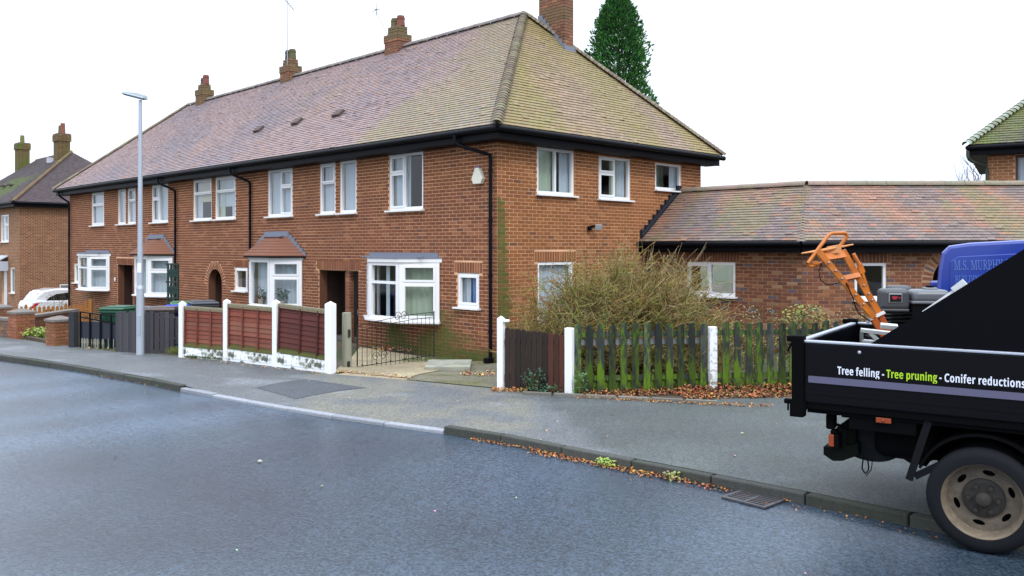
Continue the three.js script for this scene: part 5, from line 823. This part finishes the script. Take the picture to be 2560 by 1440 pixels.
// ---------------------------------------------------------------- tipper truck and what it carries
const font = await new FontLoader().loadAsync('fonts/droid/droid_sans_bold.typeface.json'), serif = await new FontLoader().loadAsync('fonts/droid/droid_serif_regular.typeface.json');
function lettering(txt, f, cap, x0, x1, depth = .002) { // fitted between x0 and x1, baseline at y 0
  const g = new TextGeometry(txt, { font: f, size: cap, depth, curveSegments: 5, bevelEnabled: false }); g.computeBoundingBox(); const b = g.boundingBox, s = (x1 - x0) / (b.max.x - b.min.x); return g.translate(-b.min.x, 0, 0).scale(s, 1, 1).translate(x0, 0, 0);
}
const TA = -Math.atan2(.556, .83);
const BODY = M([.0022, .0023, .0036], { r: .36, spec: .28 }), UND = M([.0016, .0016, .002], { r: .8, spec: .15 }), RIM = M([.40, .43, .50], { r: .4, m: .3 });
{
  const t = thing('tipper_truck', 'black tree surgeon tipper truck with raised sloping side board, parked half on pavement', 'truck', [2.37, 0, -7.16], TA), Lx = 3.5, Wd = 2.05, AMB = M([.26, .045, .009], { r: .3 }), RED = M([.4, .02, .01], { r: .3 });
  part(t, 'side_panel', [rbx(Lx - .08, .50, .045, .012, .08 + (Lx - .08) / 2, 1.255, -.022), bx(Lx - .1, .03, .012, Lx / 2 + .04, 1.10, .004), bx(Lx - .1, .02, .012, Lx / 2 + .04, 1.24, .004), bx(Lx - .1, .014, .01, Lx / 2 + .04, 1.03, .004)], BODY);
  part(t, 'side_rail', [rbx(Lx - .06, .022, .055, .008, .08 + (Lx - .06) / 2, 1.515, -.022)], RIM);
  part(t, 'stripe', [bx(Lx - .1, .055, .003, .12 + (Lx - .1) / 2, 1.205, .0125)], M([.095, .093, .155], { r: .5 }));
  part(t, 'latch_bolt', [new THREE.SphereGeometry(.014, 12, 8).scale(1, 1, .6).translate(.52, 1.452, .004)], RIM);
  part(t, 'side_panel', [rbx(Lx - .08, .50, .045, .012, .08 + (Lx - .08) / 2, 1.255, -Wd)], BODY); part(t, 'side_rail', [rbx(Lx - .06, .022, .055, .008, .08 + (Lx - .06) / 2, 1.515, -Wd)], RIM);
  part(t, 'tailgate', [rbx(.045, .50, Wd - .1, .012, .05, 1.255, -Wd / 2)], BODY); part(t, 'tailgate_rail', [rbx(.055, .022, Wd - .1, .008, .05, 1.515, -Wd / 2)], RIM);
  part(t, 'floor', [bx(Lx, .06, Wd, Lx / 2 + .05, .985, -Wd / 2 - .01)], UND);
  for (const z of [-.02, -Wd + .02]) part(t, 'corner_post', [rbx(.10, .68, .10, .012, .035, 1.22, z), extr([[-.03, .88], [.07, .88], [.1, .96], [.1, 1.02], [-.03, 1.02]], .08).translate(0, 0, z - .04), rbx(.06, .05, .07, .01, -.03, 1.53, z), rbx(.07, .04, .05, .01, -.05, 1.0, z), rod(V(-.055, .92, z), V(-.055, 1.0, z), .008), rod(V(-.02, 1.5, z), V(-.06, 1.42, z), .008)], UND);
  // high side board with its slanted back edge
  part(t, 'side_board', [extr([[.60, 1.525], [3.45, 1.525], [3.45, 2.72], [2.26, 2.72]], .02).translate(0, 0, -.035)], M([.0018, .002, .0035], { r: .55, spec: .16 }));
  part(t, 'headboard', [rbx(.05, 1.75, Wd, .01, 3.48, 1.86, -Wd / 2)], BODY); part(t, 'side_board', [extr([[1.9, 1.525], [3.45, 1.525], [3.45, 2.6], [2.6, 2.6]], .02).translate(0, 0, -Wd)], M([.0018, .002, .0035], { r: .55, spec: .16 }));
  part(t, 'lettering', [lettering('Tree felling -', font, .064, .35, .705).translate(0, 1.262, .001)], M([.72, .76, .86], { r: .5 }));
  part(t, 'lettering', [lettering('Tree pruning', font, .064, .722, 1.085).translate(0, 1.266, .001)], M([.38, .62, .012], { r: .5 }));
  part(t, 'lettering', [lettering('- Conifer reductions', font, .063, 1.10, 1.667).translate(0, 1.27, .001)], M([.72, .76, .86], { r: .5 }));
  // chassis
  part(t, 'chassis', [bx(2.3, .42, .3, 1.75, .74, -.72), bx(.5, .3, .2, .78, .78, -.5), bx(4.6, .10, .09, 2.75, .90, -.62), bx(4.6, .10, .09, 2.75, .90, -1.45), bx(.08, .1, Wd - .2, .55, .9, -Wd / 2), bx(Lx, .07, .05, Lx / 2 + .1, .955, -.06), ...[.4, .9, 1.9, 2.5, 3.1].map(x => bx(.06, .07, Wd - .1, x, .94, -Wd / 2)), bx(.5, .16, .03, .68, .90, -.06), bx(.03, .1, .6, .46, .86, -.4)], UND);
  part(t, 'axle', [rod(V(1.39, .39, -.2), V(1.39, .39, -1.85), .07), new THREE.SphereGeometry(.2, 16, 12).translate(1.39, .4, -1.03), bx(1.2, .05, .08, 1.4, .58, -.62), bx(1.2, .05, .08, 1.4, .58, -1.45)], UND);
  part(t, 'spare_wheel', [new THREE.CylinderGeometry(.27, .27, .22, 26).rotateX(Math.PI / 2).scale(1, .62, 1).rotateZ(-.12).translate(.52, .68, -.42), bx(.3, .1, .4, .55, .84, -.4)], TYRE);
  part(t, 'fuel_tank', [rbx(.48, .36, .5, .1, .82, .75, -.45, 3), extr([[.62, .9], [.98, .9], [.98, .55], [.86, .56], [.68, .66]], .2).translate(0, 0, -.42)], UND);
  part(t, 'tow_bracket', [extr([[.2, .6], [.34, .62], [.46, .66], [.46, .58], [.34, .52], [.27, .51], [.2, .55]], .14, { bevel: .01 }).translate(0, 0, -.34), rbx(.09, .3, .12, .02, .40, .70, -.3), tube([V(.5, .56, -.25), V(.49, .46, -.25), V(.515, .42, -.25), V(.54, .46, -.25), V(.53, .56, -.25)], .006, 6), tube([V(.57, .55, -.25), V(.56, .46, -.25), V(.52, .40, -.25)], .004, 5), tube([V(.66, .6, -.25), V(.7, .58, -.25), V(.74, .62, -.25)], .01, 6)], M([.003, .0045, .003], { r: .8, spec: .2 }));
  part(t, 'lamp_cluster', [rbx(.07, .13, .12, .02, .265, .845, -.16), rbx(.05, .03, .1, .01, .29, .76, -.16), rod(V(.31, .82, -.16), V(.38, .78, -.2), .012)], UND); part(t, 'tail_lamp', [rbx(.045, .10, .12, .008, .275, .69, -.16)], AMB); part(t, 'lamp_housing', [rbx(.04, .13, .13, .01, .315, .68, -.165)], UND);
  part(t, 'side_marker', [rbx(.115, .045, .02, .008, .695, .918, -.03), new THREE.SphereGeometry(.012, 8, 6).translate(.695, .918, -.018)], AMB);
  part(t, 'mudguard_stay', [bar(V(1.02, .95, -.04), V(.88, .47, -.04), .055, .02), bar(V(1.10, .62, -.05), V(.92, .50, -.05), .05, .02)], M([.004, .0045, .006], { r: .6, spec: .3 }));
  part(t, 'mudguard', [(() => { const s = new THREE.Shape(); s.absarc(0, 0, .47, .25, Math.PI - .35, false); s.absarc(0, 0, .45, Math.PI - .35, .25, true); return new THREE.ExtrudeGeometry(s, { depth: .5, bevelEnabled: false, curveSegments: 20 }).translate(1.39, .42, -.52); })()], UND);
  const cg = () => { // cab, mostly out of view
    part(t, 'cab', [extr([[3.75, .5], [3.75, 2.15], [4.9, 2.15], [5.45, 1.3], [5.5, .5]], 1.8, { bevel: .06 }).translate(0, 0, -Wd + .12)], BODY); part(t, 'cab_window', [extr([[4.1, 1.35], [4.1, 2.0], [4.85, 2.0], [5.2, 1.35]], .02).translate(0, 0, -.09)], M([.02, .02, .025], { r: .05 }));
  }; cg();
  const wheel = (x, z, dual) => {
    const lathe = new THREE.LatheGeometry([[.28, -.1], [.33, -.105], [.375, -.09], [.39, -.05], [.392, 0], [.39, .05], [.375, .09], [.33, .105], [.28, .1]].map(p => new THREE.Vector2(...p)), 48).rotateX(Math.PI / 2);
    const w = part(t, 'wheel', [lathe.translate(x, .392, z)], TYRE);
    const T2 = p => new THREE.LatheGeometry(p.map(q => new THREE.Vector2(...q)), 40).rotateX(Math.PI / 2).translate(x, .392, z), CR = M([.24, .185, .125], { r: .7, bump: T.clay, bs: 4, b: .002, map: T.cloud, s: 5 });
    part(w, 'rim', [T2([[.285, .095], [.297, .10], [.290, .08], [.262, .07], [.25, -.04]])], CR);
    // deep dish with slots
    const sh = new THREE.Shape(); for (let k = 0; k < 48; k++) { const q = k / 48 * 6.28319; sh[k ? 'lineTo' : 'moveTo'](Math.cos(q) * .252, Math.sin(q) * .252); } sh.closePath();
    for (let k = 0; k < 6; k++) { const q = k / 6 * 6.28319 + .35, p = new THREE.Path(), cx = Math.cos(q) * .195, cy = Math.sin(q) * .195; for (let j = 0; j < 16; j++) { const e = j / 16 * 6.28319, u = Math.cos(e) * .043, n = Math.sin(e) * .02; p[j ? 'lineTo' : 'moveTo'](cx - Math.sin(q) * u + Math.cos(q) * n, cy + Math.cos(q) * u + Math.sin(q) * n); } p.closePath(); sh.holes.push(p); }
    part(w, 'disc', [new THREE.ExtrudeGeometry(sh, { depth: .014, bevelEnabled: false }).translate(x, .392, z - .045)], M([.17, .135, .10], { r: .75, map: T.cloud, s: 5, bump: T.clay, bs: 4, b: .002 }));
    part(w, 'hub', [T2([[.14, -.02], [.135, -.045], [.06, -.045], [.058, .03], [.045, .055], [.0, .057]]), T2([[.148, -.03], [.145, -.01], [.11, -.008], [.06, -.005]]), ...[0, 1, 2, 3, 4, 5].map(k => new THREE.CylinderGeometry(.018, .02, .045, 6).rotateX(Math.PI / 2).translate(x + Math.cos(k * 1.047) * .1, .392 + Math.sin(k * 1.047) * .1, z + .0))], M([.045, .04, .034], { r: .75, m: .2, map: T.cloud, s: 6 }));
    part(w, 'backing', [new THREE.CylinderGeometry(.27, .27, .02, 24).rotateX(Math.PI / 2).translate(x, .392, z - .09)], UND);
  };
  wheel(1.39, -.09); wheel(1.39, -.32); wheel(1.39, -1.75); wheel(4.9, -.2); wheel(4.9, -1.75);
}
{ // orange handle frame standing in the bed
  const t = thing('stump_grinder', 'bright orange tubular handle frame of a machine leaning out of the truck bed', 'machine', [3.33, 1.64, -7.72]), OR = M([.72, .20, .016], { r: .42, map: T.cloud, s: 2 }), DO = M([.40, .085, .012], { r: .5 });
  const W = (x, y, z) => V(x - z * .4, y, z);
  const A = W(-.56, .63, .06), B = W(-.055, .03, .06), C = W(-.335, .63, -.12), D = W(.0, .05, -.1);
  part(t, 'rail', [bar(A, B, .052, .04)], OR); part(t, 'rail', [bar(C, D, .052, .04)], OR);
  part(t, 'cross_plate', [bar(W(-.50, .575, .03), W(-.32, .60, -.1), .075, .02)], OR); part(t, 'cross_tube', [bar(W(-.335, .375, .04), W(-.19, .40, -.09), .045, .04)], OR);
  part(t, 'handle', [tube([W(-.645, .515, .08), W(-.56, .635, .06), W(-.46, .77, .02), W(-.43, .785, 0), W(-.315, .79, -.08), W(-.295, .765, -.09), W(-.31, .735, -.09), W(-.385, .64, -.1)], .016, 10, 70, false, .15)], OR);
  part(t, 'guard', [tube([W(-.645, .515, .08), W(-.635, .49, .07), W(-.60, .49, .05), W(-.52, .52, -.02)], .014, 8, 30), bx(.05, .03, .03, -.60, .52, .05)], OR);
  part(t, 'lever', [rod(W(-.70, .605, .1), W(-.47, .64, .02), .006, .016), rod(W(-.47, .64, .02), W(-.24, .685, -.12), .016, .007), bx(.12, .07, .03, -.40, .64, -.03, 0, 0, .18)], M([.62, .26, .09], { r: .6 }));
  part(t, 'strut', [rod(W(-.235, .60, -.2), W(-.18, .49, -.2), .016, .02), bar(W(-.185, .51, -.2), W(-.15, .42, -.2), .05, .02), bar(W(-.155, .43, -.2), W(-.085, .22, -.2), .022, .015), new THREE.SphereGeometry(.026, 12, 8).translate(-.237, .6, -.2)], OR); part(t, 'bracket', [bx(.03, .12, .02, -.125, .42, -.2, 0, 0, .5)], M([.45, .5, .47], { r: .6 }));
  part(t, 'clamp', [bar(W(-.1, .0, .06), W(.03, .05, -.1), .03, .06), rbx(.04, .05, .03, .006, .03, .05, -.1)], M([.42, .40, .38], { r: .5 }));
  part(t, 'foot', [bar(W(-.06, .02, .05), W(.05, -.16, .05), .055, .04), bar(W(.01, .03, -.08), W(.13, -.2, -.08), .05, .04), rbx(.5, .3, .5, .03, .3, -.42, -.05)], DO);
  const bolts = []; for (const f of [.18, .3, .42, .66, .8]) bolts.push(new THREE.SphereGeometry(.010, 8, 6).translate(mix(A.x, B.x, f), mix(A.y, B.y, f), A.z + .028)); for (const f of [.55, .68, .78]) bolts.push(new THREE.SphereGeometry(.010, 8, 6).translate(mix(C.x, D.x, f), mix(C.y, D.y, f), mix(C.z, D.z, f) + .028));
  bolts.forEach(b => part(t, 'bolt', b, STEEL)); part(t, 'joint_band', [bar(V(-.30, .335, .06), W(-.285, .318, .06), .07, .052)], DO);
  part(t, 'cable', [tube([W(-.52, .51, .02), W(-.55, .44, .02), W(-.53, .36, .02), W(-.46, .32, .02), W(-.36, .34, .02)], .004, 5), tube([W(-.3, .34, .09), W(-.24, .2, .1), W(-.22, .13, .1), W(-.18, .06, .1), W(-.09, .0, .1)], .006, 5)], DARK);
}
{
  const e = thing('petrol_engine', 'grey and black petrol engine with two rounded covers and red lettered badge', 'engine', [3.6, 1.5, -8.05], -.12), GY = M([.055, .06, .068], { r: .45, bump: T.clay, b: .001 }), G2 = M([.12, .13, .145], { r: .35 });
  part(e, 'air_filter_cover', [rbx(.255, .2, .2, .045, 0, .31, 0, 4), rbx(.24, .03, .19, .012, 0, .21, 0)], GY);
  const b = part(e, 'badge', [rbx(.12, .085, .012, .006, -.01, .325, .102)], M([.30, .32, .34], { r: .4 })); part(b, 'badge_face', [rbx(.108, .073, .012, .004, -.01, .325, .104)], M([.012, .012, .014], { r: .3 })); part(b, 'badge_mark', [bx(.05, .012, .002, -.018, .335, .112), bx(.035, .01, .002, -.02, .32, .112), bx(.02, .008, .002, .025, .328, .112)], M([.5, .03, .06], { r: .4 }));
  part(e, 'fuel_tank', [rbx(.34, .13, .24, .055, .31, .34, 0, 4), rbx(.36, .03, .26, .012, .31, .285, 0), rbx(.12, .035, .1, .015, .33, .405, .0)], G2); part(e, 'crankcase', [rbx(.33, .22, .22, .02, .3, .16, 0), ...[0, 1, 2, 3].map(k => bx(.24, .012, .2, .02, .08 + k * .035, 0)), rbx(.6, .06, .4, .01, .15, -.02, 0), new THREE.CylinderGeometry(.1, .1, .06, 18).rotateX(Math.PI / 2).translate(.25, .06, .13), rbx(.7, .5, .5, .02, .15, -.3, 0)], DARK);
  part(e, 'fuel_cap', [new THREE.CylinderGeometry(.035, .035, .03, 14).translate(.33, .425, 0)], DARK); part(e, 'rear_cover', [rbx(.22, .12, .16, .04, .13, .37, -.26, 3), rbx(.2, .3, .16, .02, .13, .18, -.26)], GY);
  const s = thing('steel_frame', 'bare pale metal frame lying in the truck bed by the tailgate', 'frame', [3.0, 1.5, -7.3], .0), AL = M([.55, .58, .57], { r: .4, m: .3 });
  part(s, 'bar', [bar(V(-.01, .09, 0), V(.24, .065, .05), .028, .04)], AL); part(s, 'bar', [bar(V(.05, .08, .01), V(.13, .0, .03), .028, .03)], AL); part(s, 'bar', [bar(V(-.005, .08, 0), V(.0, -.35, 0), .02, .03)], M([.1, .11, .1])); part(s, 'bar', [bar(V(-.005, .0, 0), V(.14, -.01, .03), .02, .03)], AL); part(s, 'bar', [bar(V(.2, .12, -.1), V(.33, .11, -.06), .035, .05)], AL); part(s, 'bar', [bar(V(.3, .1, -.08), V(.32, -.4, -.06), .02, .03)], AL);
  const p = thing('white_plank', 'white painted board leaning along the slanted edge inside the truck bed', 'board', [2.37, 0, -7.16], TA); part(p, 'board', [bar(V(.98, 1.765, -.16), V(1.25, 1.985, -.16), .07, .03)], M([.74, .76, .77], { r: .6 }));
  part(p, 'end_cap', [bar(V(1.19, 1.95, -.155), V(1.27, 2.02, -.155), .085, .05)], M([.62, .64, .66], { r: .5 }));
}
{ // blue van behind the truck
  const v = thing('blue_van', 'royal blue builders van with faded pale lettering, mostly behind the truck', 'van', [5.93, .06, -9.6], -.42), BL = M([.006, .034, .29], { phys: 1, r: .35, clearcoat: 1, clearcoatRoughness: .12 }); v.rotation.order = 'YXZ'; v.rotation.set(0, -.50, .035);
  const prof = [[-.93, .35], [-.96, .9], [-.95, 1.5], [-.90, 2.0], [-.86, 2.19], [-.80, 2.25], [-.6, 2.275], [0, 2.29], [.6, 2.275], [.80, 2.25], [.86, 2.19], [.90, 2.0], [.95, 1.5], [.96, .9], [.93, .35]];
  const back = part(v, 'body', [extr(prof, 4.3, { bevel: .04 }).translate(0, 0, -4.34).rotateY(0)], BL);
  part(v, 'rear_door', [extr([[-.80, .5], [-.83, 1.2], [-.80, 2.10], [-.72, 2.15], [-.01, 2.17], [-.01, .5]], .014, { bevel: .008 }).translate(0, 0, .0)], BL); part(v, 'rear_door', [extr([[.80, .5], [.83, 1.2], [.80, 2.10], [.72, 2.15], [.01, 2.17], [.01, .5]], .014, { bevel: .008 }).translate(0, 0, .0)], BL);
  const TX = M([.085, .17, .52], { r: .6 });
  part(v, 'lettering', [lettering('M.S. MURPHY & SON', serif, .112, -.77, -.03, .003).translate(0, 2.0, .026)], TX); part(v, 'lettering', [lettering('BUILDING CONTRACTORS', serif, .09, -.765, -.03, .003).translate(0, 1.845, .026)], TX);
  part(v, 'wing_mirror', [rbx(.16, .22, .1, .04, -1.1, 1.66, -3.2), bx(.2, .05, .05, -1.0, 1.6, -3.2)], BL); part(v, 'hinge', [rbx(.03, .09, .05, .01, -.955, 1.62, -.02)], BL);
  for (const s of [-1, 1]) for (const z of [-.8, -3.5]) part(v, 'wheel', [new THREE.CylinderGeometry(.33, .33, .22, 24).rotateZ(Math.PI / 2).translate(s * .8, .33, z)], TYRE);
  part(v, 'bumper', [rbx(1.8, .2, .14, .04, 0, .42, .05)], DARK); for (const s of [-1, 1]) part(v, 'tail_lamp', [rbx(.08, .4, .04, .015, s * .885, 1.05, .02)], M([.4, .02, .02], { r: .25 }));
}
renderer.render(scene, camera);
